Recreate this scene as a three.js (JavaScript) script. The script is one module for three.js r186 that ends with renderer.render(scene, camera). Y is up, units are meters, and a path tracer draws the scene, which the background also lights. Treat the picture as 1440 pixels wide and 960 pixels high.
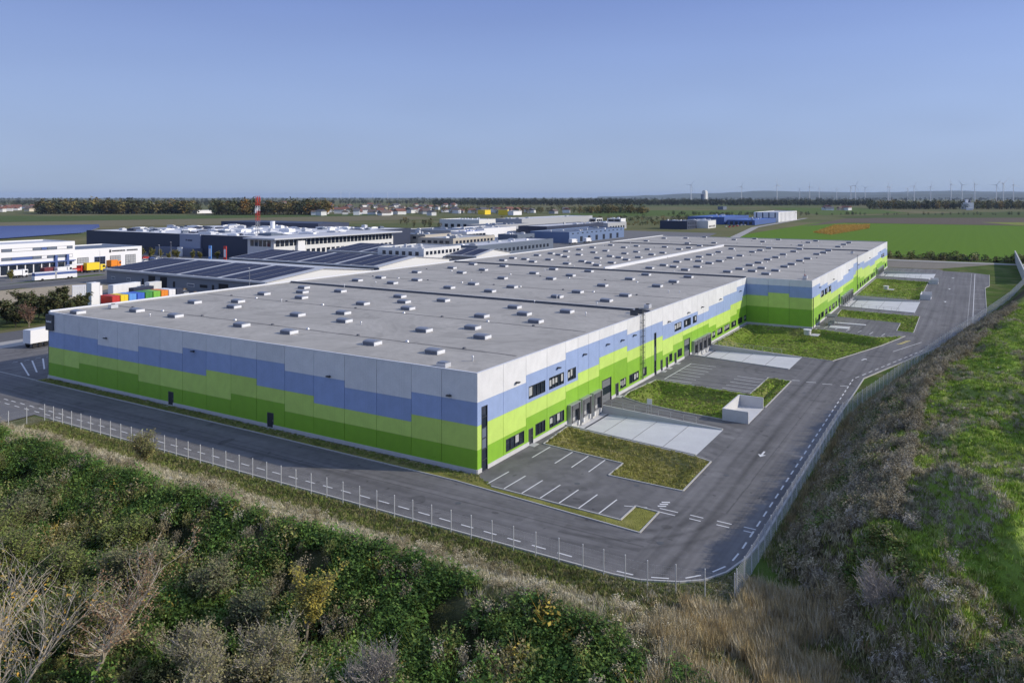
import * as THREE from 'three';
import { mergeGeometries } from 'three/addons/utils/BufferGeometryUtils.js';
import { ImprovedNoise } from 'three/addons/math/ImprovedNoise.js';

// ---------------------------------------------------------------- camera, sky, sun, exposure
// World: origin at the foot of the warehouse corner, +X along the lit long facade, -Z along the shaded short facade.
const scene = new THREE.Scene();
const camera = new THREE.PerspectiveCamera(64.92, 1440 / 1366, 0.5, 60000);
camera.setViewOffset(1440, 1366, 0, 406, 1440, 960);          // level camera with a shifted lens: verticals stay parallel
const CAM = new THREE.Vector3(-75.7, 33, 50.5);
camera.position.copy(CAM);
camera.lookAt(CAM.x + 0.8562, CAM.y, CAM.z - 0.5166);
camera.updateProjectionMatrix();

const SUN = new THREE.Vector3(0.377, 0.449, 0.811).normalize();
const perlin = new ImprovedNoise();
const lerp = (a, b, t) => a + (b - a) * t, clamp = (x, a = 0, b = 1) => Math.min(b, Math.max(a, x));
const smooth = (a, b, x) => { const t = clamp((x - a) / (b - a)); return t * t * (3 - 2 * t); };
function makeSky() {
  const W = 512, Hh = 256, d = new Float32Array(W * Hh * 4);
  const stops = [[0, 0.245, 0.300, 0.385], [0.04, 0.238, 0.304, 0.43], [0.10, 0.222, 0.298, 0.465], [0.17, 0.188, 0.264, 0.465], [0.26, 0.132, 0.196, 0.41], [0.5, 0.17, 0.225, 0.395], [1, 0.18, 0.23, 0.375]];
  for (let j = 0; j < Hh; j++) {
    const el = ((j + 0.5) / Hh - 0.5) * Math.PI, y = Math.sin(el), ce = Math.cos(el);
    for (let i = 0; i < W; i++) {
      const az = ((i + 0.5) / W - 0.5) * 2 * Math.PI;
      const x = Math.cos(az) * ce, z = Math.sin(az) * ce, o = (j * W + i) * 4;
      const yy = Math.max(0, y);
      let k = 0; while (k < stops.length - 2 && yy > stops[k + 1][0]) k++;
      const a = stops[k], b = stops[k + 1], t = Math.min(1, (yy - a[0]) / (b[0] - a[0]));
      const c = x * SUN.x + y * SUN.y + z * SUN.z, ang = Math.acos(Math.max(-1, Math.min(1, c)));
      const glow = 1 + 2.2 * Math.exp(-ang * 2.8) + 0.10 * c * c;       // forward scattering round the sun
      const wisp = y > 0 ? 1 + 0.035 * perlin.noise(az * 5, y * 34, 2.5) + 0.03 * perlin.noise(az * 13, y * 70, 7.5) * smooth(0.2, 0.05, y) : 1;
      for (let q = 0; q < 3; q++) d[o + q] = wisp * (a[q + 1] + (b[q + 1] - a[q + 1]) * t) * glow * 0.97;
      d[o + 3] = 1;
    }
  }
  const t = new THREE.DataTexture(d, W, Hh, THREE.RGBAFormat, THREE.FloatType);
  t.mapping = THREE.EquirectangularReflectionMapping; t.magFilter = t.minFilter = THREE.LinearFilter; t.needsUpdate = true;
  return t;
}
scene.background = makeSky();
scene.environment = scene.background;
const sun = new THREE.DirectionalLight(new THREE.Color(1, 0.90, 0.74), 2.4);
sun.position.copy(SUN).multiplyScalar(600);
sun.castShadow = true; sun.shadow.mapSize.set(4096, 4096);
Object.assign(sun.shadow.camera, { left: -400, right: 400, top: 300, bottom: -300, near: 1, far: 1500 });
scene.add(sun, sun.target);

const renderer = new THREE.WebGLRenderer({ antialias: true });
renderer.setSize(1024, 682);
renderer.toneMapping = THREE.LinearToneMapping;
renderer.toneMappingExposure = 1.52;
renderer.shadowMap.enabled = true;

// ---------------------------------------------------------------- helpers
const rng = (s) => () => { s |= 0; s = (s + 0x6D2B79F5) | 0; let t = Math.imul(s ^ (s >>> 15), 1 | s); t = (t + Math.imul(t ^ (t >>> 7), 61 | t)) ^ t; return ((t ^ (t >>> 14)) >>> 0) / 4294967296; };
const n2 = (x, y, k = 0.37) => perlin.noise(x, y, k);
const fbm = (x, y, o = 4, k = 0.37) => { let s = 0, a = 0.5; for (let i = 0; i < o; i++) { s += a * n2(x, y, k + i * 3.1); x *= 2.03; y *= 2.03; a *= 0.5; } return s; };
const RGB = (r, g, b) => new THREE.Color().setRGB(r, g, b);
const names = {};
const numbered = (n) => { const k = names[n] = (names[n] ?? -1) + 1; return k ? `${n}_${String(k).padStart(3, '0')}` : n; };
function thing(name, label, category, group, x = 0, y = 0, z = 0, turn = 0) {
  const o = new THREE.Group(); o.name = numbered(name); o.position.set(x, y, z); o.rotation.y = turn;
  o.userData = { label, category }; if (group) o.userData.group = group;
  scene.add(o); return o;
}
function part(name, geo, material, parent, x = 0, y = 0, z = 0) {
  const m = new THREE.Mesh(geo, material); m.name = name; m.position.set(x, y, z); m.castShadow = m.receiveShadow = true; parent.add(m); return m;
}
function struct(name, geo, material, label) {
  const m = part(numbered(name), geo, material, scene); m.userData.kind = 'structure'; if (label) m.userData.label = label; return m;
}
function copyOf(o, x, y, z, turn, label, group) {
  const c = o.clone(); c.name = numbered(o.name.replace(/_\d{3}$/, '')); c.position.set(x, y, z); c.rotation.y = turn;
  c.userData = { ...o.userData }; if (label) c.userData.label = label; if (group) c.userData.group = group;
  scene.add(c); return c;
}
// a box given by its corners, uv in metres
function bx(x0, x1, y0, y1, z0, z1) {
  const w = x1 - x0, h = y1 - y0, d = z1 - z0, g = new THREE.BoxGeometry(w, h, d), uv = g.attributes.uv;
  const dims = [[d, h], [d, h], [w, d], [w, d], [w, h], [w, h]], off = [[z0, y0], [z0, y0], [x0, z0], [x0, z0], [x0, y0], [x0, y0]];
  for (let i = 0; i < 24; i++) { const f = i >> 2; uv.setXY(i, uv.getX(i) * dims[f][0] + off[f][0], uv.getY(i) * dims[f][1] + off[f][1]); }
  g.translate((x0 + x1) / 2, (y0 + y1) / 2, (z0 + z1) / 2); return g;
}
const merge = (list) => mergeGeometries(list.map((g) => { const q = g.index ? g.toNonIndexed() : g; for (const k of Object.keys(q.attributes)) if (!['position', 'normal', 'uv', 'color'].includes(k)) q.deleteAttribute(k); return q; }), false);
function cyl(r0, r1, h, x, y, z, seg = 10) { const g = new THREE.CylinderGeometry(r1, r0, h, seg); g.translate(x, y + h / 2, z); return g; }
function bar(a, b, r, seg = 5, r1 = r) {           // tapered bar from a to b
  const A = new THREE.Vector3(...a), B = new THREE.Vector3(...b), L = A.distanceTo(B), g = new THREE.CylinderGeometry(r1, r, L, seg);
  g.applyQuaternion(new THREE.Quaternion().setFromUnitVectors(new THREE.Vector3(0, 1, 0), B.clone().sub(A).normalize()));
  g.translate((A.x + B.x) / 2, (A.y + B.y) / 2, (A.z + B.z) / 2); return g;
}
// flat polygon [[x, z] ...] at height y, uv in metres
function flat(poly, y = 0, holes = []) {
  const s = new THREE.Shape(poly.map(([x, z]) => new THREE.Vector2(x, -z)));
  for (const h of holes) s.holes.push(new THREE.Path(h.map(([x, z]) => new THREE.Vector2(x, -z))));
  const g = new THREE.ShapeGeometry(s); g.rotateX(-Math.PI / 2); g.translate(0, y, 0); return g;
}
const rect = (x0, x1, z0, z1) => [[x0, z0], [x1, z0], [x1, z1], [x0, z1]];
function inside(poly, x, z) { let c = false; for (let i = 0, j = poly.length - 1; i < poly.length; j = i++) { const [a, b] = poly[i], [e, f] = poly[j]; if ((b > z) !== (f > z) && x < (e - a) * (z - b) / (f - b) + a) c = !c; } return c; }
function edgeDist(poly, x, z) {
  let m = 1e9; for (let i = 0, j = poly.length - 1; i < poly.length; j = i++) {
    const [ax, az] = poly[j], [bx_, bz] = poly[i], dx = bx_ - ax, dz = bz - az, t = clamp(((x - ax) * dx + (z - az) * dz) / (dx * dx + dz * dz));
    m = Math.min(m, Math.hypot(x - ax - t * dx, z - az - t * dz));
  } return m;
}
// point at distance d from the flying camera's foot in direction of tangent t (right positive), on level ground
const far = (t, d) => [CAM.x + d * (0.8562 + t * 0.5166), CAM.z + d * (-0.5166 + t * 0.8562)];

// ---------------------------------------------------------------- textures and materials
function tex(w, h, fn, repeatX = 1, repeatY = repeatX, srgb = true) {
  const d = new Uint8Array(w * h * 4), c = new THREE.Color();
  for (let j = 0; j < h; j++) for (let i = 0; i < w; i++) {
    const v = fn(i / w, j / h), o = (j * w + i) * 4;
    if (srgb) { c.setRGB(v[0], v[1], v[2]).convertLinearToSRGB(); d[o] = clamp(c.r) * 255; d[o + 1] = clamp(c.g) * 255; d[o + 2] = clamp(c.b) * 255; }
    else { d[o] = d[o + 1] = d[o + 2] = clamp(v) * 255; }
    d[o + 3] = 255;
  }
  const t = new THREE.DataTexture(d, w, h); t.wrapS = t.wrapT = THREE.RepeatWrapping; t.magFilter = THREE.LinearFilter; t.minFilter = THREE.LinearMipmapLinearFilter; t.generateMipmaps = true;
  if (srgb) t.colorSpace = THREE.SRGBColorSpace; t.repeat.set(repeatX, repeatY); t.needsUpdate = true; return t;
}
// tileable noise on the unit square
function tile(u, v, f, k) { const a = u * 2 * Math.PI, b = v * 2 * Math.PI, r = f / (2 * Math.PI); return perlin.noise(Math.cos(a) * r + 11 + k, Math.sin(a) * r + Math.cos(b) * r, Math.sin(b) * r + k * 1.7); }
const tfbm = (u, v, f, k, o = 4) => { let s = 0, a = 0.5; for (let i = 0; i < o; i++) { s += a * tile(u, v, f * 2 ** i, k + i * 5.3); a *= 0.55; } return s; };
const std = (color, roughness = 0.8, extra = {}) => new THREE.MeshStandardMaterial({ color, roughness, metalness: 0, ...extra });
const matte = (o) => new THREE.MeshPhysicalMaterial({ roughness: 1, metalness: 0, specularIntensity: 0.08, ...o });
const fineNoise = tex(512, 512, (u, v) => { const n = 1 + 0.10 * tfbm(u, v, 6, 2) + 0.10 * tfbm(u, v, 48, 7, 3); return [0.92 * n, 0.92 * n, 0.92 * n]; }, 1 / 7);
const streakNoise = tex(512, 512, (u, v) => { const n = 1 + 0.07 * tile(u, v, 5, 3) + 0.05 * tile(u, v, 30, 9) + 0.09 * perlin.noise(Math.cos(u * 6.2832) * 14, Math.sin(u * 6.2832) * 14, v * 0.2); return [0.94 * n, 0.94 * n, 0.94 * n]; }, 1 / 6);
const grainBump = tex(256, 256, (u, v) => 0.5 + 0.5 * tfbm(u, v, 40, 4, 3), 1 / 1.5, 1 / 1.5, false);
const M = {
  white: std(RGB(0.78, 0.78, 0.775), 0.5, { map: streakNoise }), blue: std(RGB(0.33, 0.43, 0.67), 0.5, { map: streakNoise }),
  lime: std(RGB(0.56, 0.765, 0.16), 0.5, { map: streakNoise }), green: std(RGB(0.25, 0.50, 0.035), 0.5, { map: streakNoise }),
  concrete: std(RGB(0.52, 0.52, 0.50), 0.85, { map: fineNoise }), plinth: std(RGB(0.62, 0.62, 0.61), 0.8, { map: fineNoise }), kerb: std(RGB(0.5, 0.49, 0.46), 0.9, { map: fineNoise }),
  core: std(RGB(0.10, 0.105, 0.11), 0.9), frame: std(RGB(0.035, 0.04, 0.05), 0.45), black: std(RGB(0.02, 0.02, 0.022), 0.8), darkGrey: std(RGB(0.09, 0.095, 0.10), 0.7),
  glass: new THREE.MeshPhysicalMaterial({ color: RGB(0.75, 0.82, 0.85), roughness: 0.03, transmission: 1, thickness: 0, ior: 1.5 }),
  darkGlass: std(RGB(0.02, 0.028, 0.045), 0.06), blind: std(RGB(0.42, 0.43, 0.42), 0.8), steel: std(RGB(0.42, 0.43, 0.44), 0.45, { metalness: 0.6 }), alu: std(RGB(0.62, 0.63, 0.65), 0.4, { metalness: 0.35 }),
  dome: std(RGB(0.20, 0.215, 0.25), 0.3), gateGrey: std(RGB(0.16, 0.17, 0.18), 0.6), paint: std(RGB(0.74, 0.74, 0.72), 0.75, { map: fineNoise }), yellowPaint: std(RGB(0.60, 0.50, 0.16), 0.75, { map: fineNoise }),
  coping: std(RGB(0.72, 0.73, 0.75), 0.4), roofDark: std(RGB(0.12, 0.125, 0.14), 0.85), gutter: std(RGB(0.20, 0.19, 0.175), 0.9, { map: fineNoise }), upstand: std(RGB(0.5, 0.5, 0.5), 0.7),
  pv: std(RGB(0.010, 0.014, 0.045), 0.55), metalRoof: std(RGB(0.5, 0.51, 0.52), 0.5), navy: std(RGB(0.025, 0.035, 0.07), 0.55), midBlue: std(RGB(0.06, 0.11, 0.30), 0.5), slate: std(RGB(0.12, 0.15, 0.20), 0.6), greyWall: std(RGB(0.38, 0.39, 0.40), 0.7), paleWall: std(RGB(0.70, 0.70, 0.68), 0.7), lightRoof: std(RGB(0.55, 0.56, 0.58), 0.7),
  tyre: std(RGB(0.02, 0.02, 0.02), 0.9), red: std(RGB(0.55, 0.035, 0.025), 0.5), orange: std(RGB(0.80, 0.25, 0.02), 0.5), yellow: std(RGB(0.85, 0.62, 0.02), 0.5), brightBlue: std(RGB(0.04, 0.13, 0.55), 0.5), skyBlue: std(RGB(0.12, 0.32, 0.72), 0.5), contGreen: std(RGB(0.06, 0.28, 0.05), 0.5), leafGreen: std(RGB(0.20, 0.50, 0.06), 0.5), pureWhite: std(RGB(0.8, 0.8, 0.8), 0.5),
};

// ---------------------------------------------------------------- terrain
const roadPoly = [[-14, -138], [-14, 23.5], [-13.7, 26], [-12.3, 29], [-10.9, 30.7], [-8.5, 32], [-4.5, 32.9], [0, 33.2], [45, 33.2], [65, 33.5], [76.2, 33.6], [116, 44], [135, 48], [152, 53], [188, 54.1], [250, 54.5], [257.4, 55.9], [305.5, 56.7], [313.6, 50.6], [316, 39.5], [322, 38], [322, 16], [126.4, 16], [126.4, -0.1], [-0.1, -0.1], [-0.1, -94.5], [40, -94.5], [36, -131], [8, -131], [0, -138]];
const fenceZ = (x) => x < 47 ? 34 : 34 + (x - 47) * 0.151;
function terrain(x, z) {
  let h = -0.05;
  const rough = 0.22 * fbm(x * 0.35, z * 0.35, 3) + 0.10 * n2(x * 1.6, z * 1.6);
  // front embankment along the short side of the plot
  const along = smooth(-78, -60, z) * (1 - smooth(27, 40, z));
  const crest = -27 + 0.8 * n2(z * 0.06, 4.4), up = smooth(-17.2, crest, x > -17.2 ? -17.2 : x), back = clamp(1 - (crest - x) / 7.5) ** 1.15;
  const s = x >= crest ? clamp((-17.2 - x) / (-17.2 - crest)) : back;
  const f = 3.1 * along * (x >= crest ? s * s * (3 - 2 * s) * 0.6 + 0.4 * s : s);
  h += Math.max(0, f) * (1 + 0.10 * n2(x * 0.2, z * 0.2)) + rough * clamp((-16.2 - x) / 3) * (z < 45 ? 1 : 0);
  if (x < -37) h -= 0.6 * smooth(-37, -46, x) * along;
  // right-hand berm beyond the long fence
  const toe = x > -4 ? fenceZ(x) + 1.6 : 35.6 + (-4 - x) * 0.60;
  const w = 9.0 + 1.0 * n2(x * 0.05, 9.1), q = (z - toe) / w;
  if (q > 0) {
    const end = smooth(-44, -26, x), H = 6.3 + 0.6 * n2(x * 0.03, 2.2);
    const top = q < 1 ? q * (1.3 - 0.3 * q) : 1 + 0.018 * (z - toe - w);
    const gully = 2.8 * Math.exp(-(((z - 57 - (x + 10) * 0.10) / 2.6) ** 2)) * smooth(-30, -8, x) * (1 - smooth(8, 24, x)) + 2.4 * Math.exp(-(((z - 50.5 - (x + 22) * 0.28) / 1.7) ** 2)) * smooth(-34, -26, x) * (1 - smooth(-14, -4, x));
    const ridge = (ax, az, bx_, bz, A) => { const dx = bx_ - ax, dz = bz - az, L = Math.hypot(dx, dz), t = ((x - ax) * dx + (z - az) * dz) / L, d = ((x - ax) * dz - (z - az) * dx) / L + 0.8 * n2(x * 0.2, z * 0.2, 3); return A * Math.exp(-((d / 1.5) ** 2)) * smooth(-4, 2, t) * (1 - smooth(L - 2, L + 5, t)); };
    const spurs = ridge(3.5, 48.6, -13, 55.4, 2.3) + ridge(-15.5, 47.4, -27, 55.5, 1.9) + ridge(30, 56, 12, 63, 1.6);
    h += (spurs + H * top + 3.2 * rough * clamp(q * 2) - gully + 2.0 * clamp(2 * (q - 0.85)) * n2(x * 0.10, z * 0.13, 5) + 0.7 * clamp(q) * n2(x * 0.31, z * 0.31, 8)) * end;
  }
  return h;
}
const noiseTint = (x, z, c, amt = 0.25) => { const n = 1 + amt * (fbm(x * 0.12, z * 0.12, 3, 1.3) * 1.4 + 0.8 * n2(x * 0.9, z * 0.9, 2.6)); return [c[0] * n, c[1] * n, c[2] * n]; };
const mixc = (a, b, t) => [lerp(a[0], b[0], t), lerp(a[1], b[1], t), lerp(a[2], b[2], t)];
function gridMesh(x0, x1, z0, z1, step, hf, cf, keep) {
  const nx = Math.round((x1 - x0) / step), nz = Math.round((z1 - z0) / step), pos = [], col = [], uv = [], idx = [], id = new Map();
  const vert = (i, j) => { const k = j * (nx + 1) + i; if (id.has(k)) return id.get(k); const x = x0 + i * step, z = z0 + j * step; pos.push(x, hf(x, z), z); col.push(...cf(x, z)); uv.push(x, -z); const n = pos.length / 3 - 1; id.set(k, n); return n; };
  for (let j = 0; j < nz; j++) for (let i = 0; i < nx; i++) {
    if (keep && !keep(x0 + i * step, z0 + j * step, step)) continue;
    const a = vert(i, j), b = vert(i + 1, j), c = vert(i + 1, j + 1), d = vert(i, j + 1); idx.push(a, d, b, b, d, c);
  }
  const g = new THREE.BufferGeometry(); g.setAttribute('position', new THREE.Float32BufferAttribute(pos, 3)); g.setAttribute('color', new THREE.Float32BufferAttribute(col, 3)); g.setAttribute('uv', new THREE.Float32BufferAttribute(uv, 2)); g.setIndex(idx); g.computeVertexNormals(); return g;
}
const soilNoise = tex(512, 512, (u, v) => { const n = 1 + 0.35 * tfbm(u, v, 8, 12) + 0.35 * tfbm(u, v, 60, 17, 3); return [0.9 * n, 0.9 * n, 0.9 * n]; }, 1 / 9);
const soilBump = tex(256, 256, (u, v) => 0.5 + 0.6 * tfbm(u, v, 20, 31, 4), 1 / 3, 1 / 3, false);
const soil = matte({ vertexColors: true, map: soilNoise, bumpMap: soilBump, bumpScale: 0.12 });
const GRASS = [0.085, 0.135, 0.030], DRY = [0.30, 0.27, 0.19], DARKG = [0.030, 0.036, 0.015], EARTH = [0.17, 0.14, 0.10], PALE = [0.60, 0.57, 0.48];  // DARKG: dark soil, darkened further to carry the deep shade between bushes
function terrainColor(x, z) {
  const toe = x > -4 ? fenceZ(x) + 1.6 : 35.6 + (-4 - x) * 0.60, n = fbm(x * 0.15, z * 0.15, 3, 8.8);
  let c;
  if (z > toe) {                                                   // berm: dead weeds on the bank, grass on top
    const q = (z - toe) / 9 + 0.45 * smooth(-4, -14, x);
    c = mixc(mixc(EARTH, DARKG, clamp(0.5 + n)), mixc([0.20, 0.31, 0.05], [0.30, 0.29, 0.14], clamp(0.35 + 1.6 * n)), smooth(0.70, 1.0, q + 0.5 * n));
  } else if (x < -14 && z < 32) {
    const pale = smooth(-18.6, -20.2, x + 3 * n) * (1 - smooth(-24.5, -26.5, x + 3 * n)) * clamp(0.9 + 2.0 * n);
    c = mixc(mixc([0.11, 0.13, 0.05], [0.20, 0.18, 0.10], clamp(0.4 + 2 * n)), PALE, pale);
    c = mixc(c, DARKG, smooth(-27.5, -30, x));
  } else if (x < -14) c = mixc([0.24, 0.19, 0.09], [0.14, 0.14, 0.06], clamp(0.4 + 2 * n));
  else c = mixc(GRASS, [0.20, 0.19, 0.09], clamp(0.15 + 1.5 * n));
  return noiseTint(x, z, c, 0.3);
}
struct('embankment_ground', gridMesh(-116, -12, -138, 132, 1, terrain, terrainColor, (x, z) => x < -13.5 || z > 19 || z < -64), soil);
const paved = (x, z, s) => inside(roadPoly, x, z) && inside(roadPoly, x + s, z) && inside(roadPoly, x, z + s) && inside(roadPoly, x + s, z + s);
struct('berm_ground', gridMesh(-12, 132, 26, 132, 1, terrain, terrainColor, (x, z, s) => !paved(x, z, s)), soil);
struct('berm_ground', gridMesh(132, 420, 39, 151, 2, terrain, terrainColor, (x, z, s) => !paved(x, z, s)), soil);

const plainTex = tex(1024, 1024, (u, v) => { const a = tfbm(u, v, 10, 3, 5), b = tfbm(u, v, 60, 23, 3); return noiseC([0.115, 0.135, 0.055], [0.21, 0.18, 0.10], clamp(0.35 + 1.3 * a), 1 + 0.3 * b); }, 1 / 1400);
function noiseC(a, b, t, k) { const c = mixc(a, b, t); return [c[0] * k, c[1] * k, c[2] * k]; }
const R = 30000;
const plainGeo = flat(rect(-R, R, -R, R), -0.09, [[[-116, -138], [2, -138], [2, -2], [318, -2], [318, 39], [420, 39], [420, 151], [132, 151], [132, 132], [-116, 132]]]);
struct('plain_ground', plainGeo, matte({ map: plainTex }));

// ---------------------------------------------------------------- asphalt, ramps, lawns, kerbs, markings
const ramps = [
  { dock: [23, 35], road: [20.1, 32.3], z0: 0, z1: 20.2 }, { dock: [80.4, 93.2], road: [77, 89.3], z0: 0, z1: 20.4 },
  { dock: [173.5, 200.5], road: [169.5, 196.2], z0: 16.3, z1: 36.4 }, { dock: [277, 303], road: [272.5, 298.5], z0: 16.3, z1: 37 }];
const rampPoly = (r) => [[r.dock[0], r.z0], [r.dock[1], r.z0], [r.road[1], r.z1], [r.road[0], r.z1]];
const lawns = [
  { p: [[-2.4, -94], [-0.35, -94], [-0.35, 0.35], [-1.2, 1.6], [-2.4, 3.5], [-3.2, 19.7], [0.9, 19.7], [0.7, 22.4], [-5.0, 22.5], [-3.05, -1.2], [-2.6, -36]], deep: 0 },
  { p: [[22.3, 0.6], [19.6, 19.8], [18.6, 22.6], [7.5, 22.7], [7.7, 13.55], [12.3, 13.45], [13.8, 1.4]], deep: 1.15 },
  { p: [[41.5, 1.2], [45, 0.7], [55.7, 1.6], [54.2, 18.6], [67.9, 18.6], [67.2, 22.7], [47.2, 22.7], [46.9, 18.7], [37.4, 18.7], [38, 12.5], [39.7, 5]], deep: 2.0 },
  { p: [[94, 0.6], [125.7, 0.6], [126.0, 17.0], [127.6, 17.2], [122.4, 31.0], [127.4, 36.9], [111.3, 33.1], [89, 26.4], [89.9, 20.8]], deep: 1.9 },
  { p: [[165.5, 17.6], [163.2, 38.1], [133.3, 38.3], [134.1, 34.5], [147.5, 34.4], [151, 18.1]], deep: 1.2 },
  { p: [[203.5, 17], [266, 17], [262, 36], [200, 36]], deep: 1.1 }];
function asphaltColor(x, z) {
  let n = 1 + 0.30 * fbm(x * 0.11, z * 0.11, 4, 6.1) + 0.26 * fbm(x * 1.1, z * 1.1, 2, 3.3);
  if (x < -2.5 && z < 24) n *= 1 + 0.20 * n2(x * 1.1, z * 0.025, 7.7) + 0.14 * n2(x * 3.1, z * 0.04, 1.7) - 0.20 * Math.exp(-(((x + 8.7 + 0.5 * n2(z * 0.03, 1)) / 0.35) ** 2)) - 0.15 * Math.exp(-(((x + 6.4) / 0.3) ** 2));
  else if (z > 22.8) n *= 1 + 0.22 * n2(x * 0.025, z * 1.1, 7.7) + 0.14 * n2(x * 0.04, z * 3.1, 1.7) - 0.28 * Math.exp(-(((z - 27.2 - 0.8 * n2(x * 0.02, 2)) / 0.35) ** 2)) - 0.22 * Math.exp(-(((z - 25.1 - 0.8 * n2(x * 0.02, 2)) / 0.3) ** 2));
  else n *= 0.98 + 0.26 * n2(Math.hypot(x - 5, z - 9) * 0.8, Math.atan2(z - 9, x - 5) * 0.6, 2.2) + 0.08 * fbm(x * 0.5, z * 0.5, 2, 9.9);
  if (x > -14 && x < 36 && Math.abs(z - 26 - 0.1 * x) < 14 && n2(x * 0.4, z * 0.4, 5.5) > 0.42) n *= 1.12;
  if (x < -2.5 && z < 24 && Math.abs(x + 7.6 + 0.05 * n2(z * 0.5, 3)) < 0.07) n *= 0.72;
  if (z > 22.8 && x > 4 && Math.abs(z - 28.6 - (x > 66 ? (x - 66) * 0.27 : 0) + 0.05 * n2(x * 0.5, 3)) < 0.08) n *= 0.72;
  if (x > 20 && z > 22.5 && Math.abs((x + 0.1 * n2(z, 1)) % 38 - 19) < 0.08) n *= 0.75;
  if (n2(x * 0.35, z * 0.35, 12.1) > 0.5) n *= 0.8;
  { const q = Math.hypot(x - 4, z - 15.5), k = x < 4 && z > 15.5; if (k) for (const [a, w, f] of [[9.2, 0.35, 0.22], [11.1, 0.4, 0.2], [12.8, 0.3, 0.24], [14.6, 0.35, 0.18]]) n *= 1 - f * Math.exp(-(((q - a - 0.4 * n2(x * 0.1, z * 0.1, 4)) / w) ** 2)); }
  if (x > 2 && z < 22.5) for (const [cx, cz, a] of [[16, 20, 4.5], [16, 20, 6.2], [50, 14, 7], [74, 20, 5], [74, 20, 7], [36, 12, 5]]) n *= 1 - 0.16 * Math.exp(-(((Math.hypot(x - cx, z - cz) - a) / 0.3) ** 2));
  if (n2(x * 0.9, z * 0.9, 15.7) > 0.62) n *= 0.7;
  n = 1 + (n - 1) * 1.25; const b = 0.14 * n; return [b, b * 0.975, b * 0.965];
}
function asphaltMat(x0, x1, z0, z1, w, h) {
  const t = tex(w, h, (u, v) => asphaltColor(x0 + u * (x1 - x0), z1 - v * (z1 - z0)));
  t.repeat.set(1 / (x1 - x0), 1 / (z1 - z0)); t.offset.set(-x0 / (x1 - x0), z1 / (z1 - z0));
  return std(RGB(1, 1, 1), 0.88, { map: t, bumpMap: grainBump, bumpScale: 0.006 });
}
function clipX(poly, x, left) {                                     // half of a polygon on one side of the line X = x
  const out = []; for (let i = 0; i < poly.length; i++) {
    const a = poly[i], b = poly[(i + 1) % poly.length], ia = left ? a[0] <= x : a[0] >= x, ib = left ? b[0] <= x : b[0] >= x;
    if (ia) out.push(a); if (ia !== ib) out.push([x, a[1] + (b[1] - a[1]) * (x - a[0]) / (b[0] - a[0])]);
  } return out;
}
const holesAll = [...ramps.map(rampPoly), ...lawns.map((l) => l.p)];
const SPLIT = 16;                                                    // two sheets that meet on one line, each with its own wear map
const westRoad = [[-14, -138], [-14, 23.5], [-13.7, 26], [-12.3, 29], [-10.9, 30.7], [-8.5, 32], [-4.5, 32.9], [0, 33.2], [SPLIT, 33.2], [SPLIT, -0.1], [-0.1, -0.1], [-0.1, -94.5], [40, -94.5], [36, -131], [8, -131], [0, -138]];
const eastRoad = [[SPLIT, -0.1], [SPLIT, 33.2], ...roadPoly.slice(8, 23), [126.4, -0.1]];
const westHoles = [lawns[0].p, clipX(lawns[1].p, SPLIT - 0.02, true)], eastHoles = [...ramps.map((r) => rampPoly({ ...r, z0: r.z0 + 0.02 })), clipX(lawns[1].p, SPLIT + 0.02, false), ...lawns.slice(2).map((l) => l.p)];
const road = struct('asphalt_road', flat(westRoad, 0, westHoles), asphaltMat(-16, SPLIT + 2, -138, 36, 560, 2048));
const yard = struct('asphalt_yard', flat(eastRoad, 0, eastHoles), asphaltMat(SPLIT - 2, 324, -2, 58, 2048, 512));
struct('side_road', flat([[-14, -138], [-14, -71], [-24, -70.5], [-116, -78], [-116, -138]], 0.12), std(RGB(0.155, 0.155, 0.16), 0.9, { map: fineNoise }));

// lawns: sunk infiltration basins with a steeper far bank
const lawnMat = soil;
function lawnHeight(l, x, z) {
  if (!inside(l.p, x, z)) return -0.06;
  const e = edgeDist(l.p, x, z), b = l.deep * smooth(0.3, 3.2, e) * (0.85 + 0.3 * n2(x * 0.15, z * 0.15));
  return Math.min(e * 0.4, 0.09) - 0.05 - b + 0.06 * n2(x * 0.9, z * 0.9) * clamp(e);
}
const lawnColor = (x, z) => { const n = fbm(x * 0.14, z * 0.14, 3, 4.4); return noiseTint(x, z, mixc(x < 25 ? [0.23, 0.23, 0.06] : [0.17, 0.24, 0.04], [0.30, 0.26, 0.12], clamp(0.1 + 1.7 * n)), 0.35); };
for (const l of lawns) {
  const xs = l.p.map((q) => q[0]), zs = l.p.map((q) => q[1]), st = 0.5, x0 = Math.min(...xs) - 0.3, z0 = Math.min(...zs) - 0.3;
  struct('lawn_ground', gridMesh(x0, x0 + Math.ceil((Math.max(...xs) - x0 + 0.3) / st) * st, z0, z0 + Math.ceil((Math.max(...zs) - z0 + 0.3) / st) * st, st, (x, z) => lawnHeight(l, x, z), lawnColor, (x, z, s) => inside(l.p, x, z) || inside(l.p, x + s, z) || inside(l.p, x, z + s) || inside(l.p, x + s, z + s)), lawnMat);
}
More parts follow.
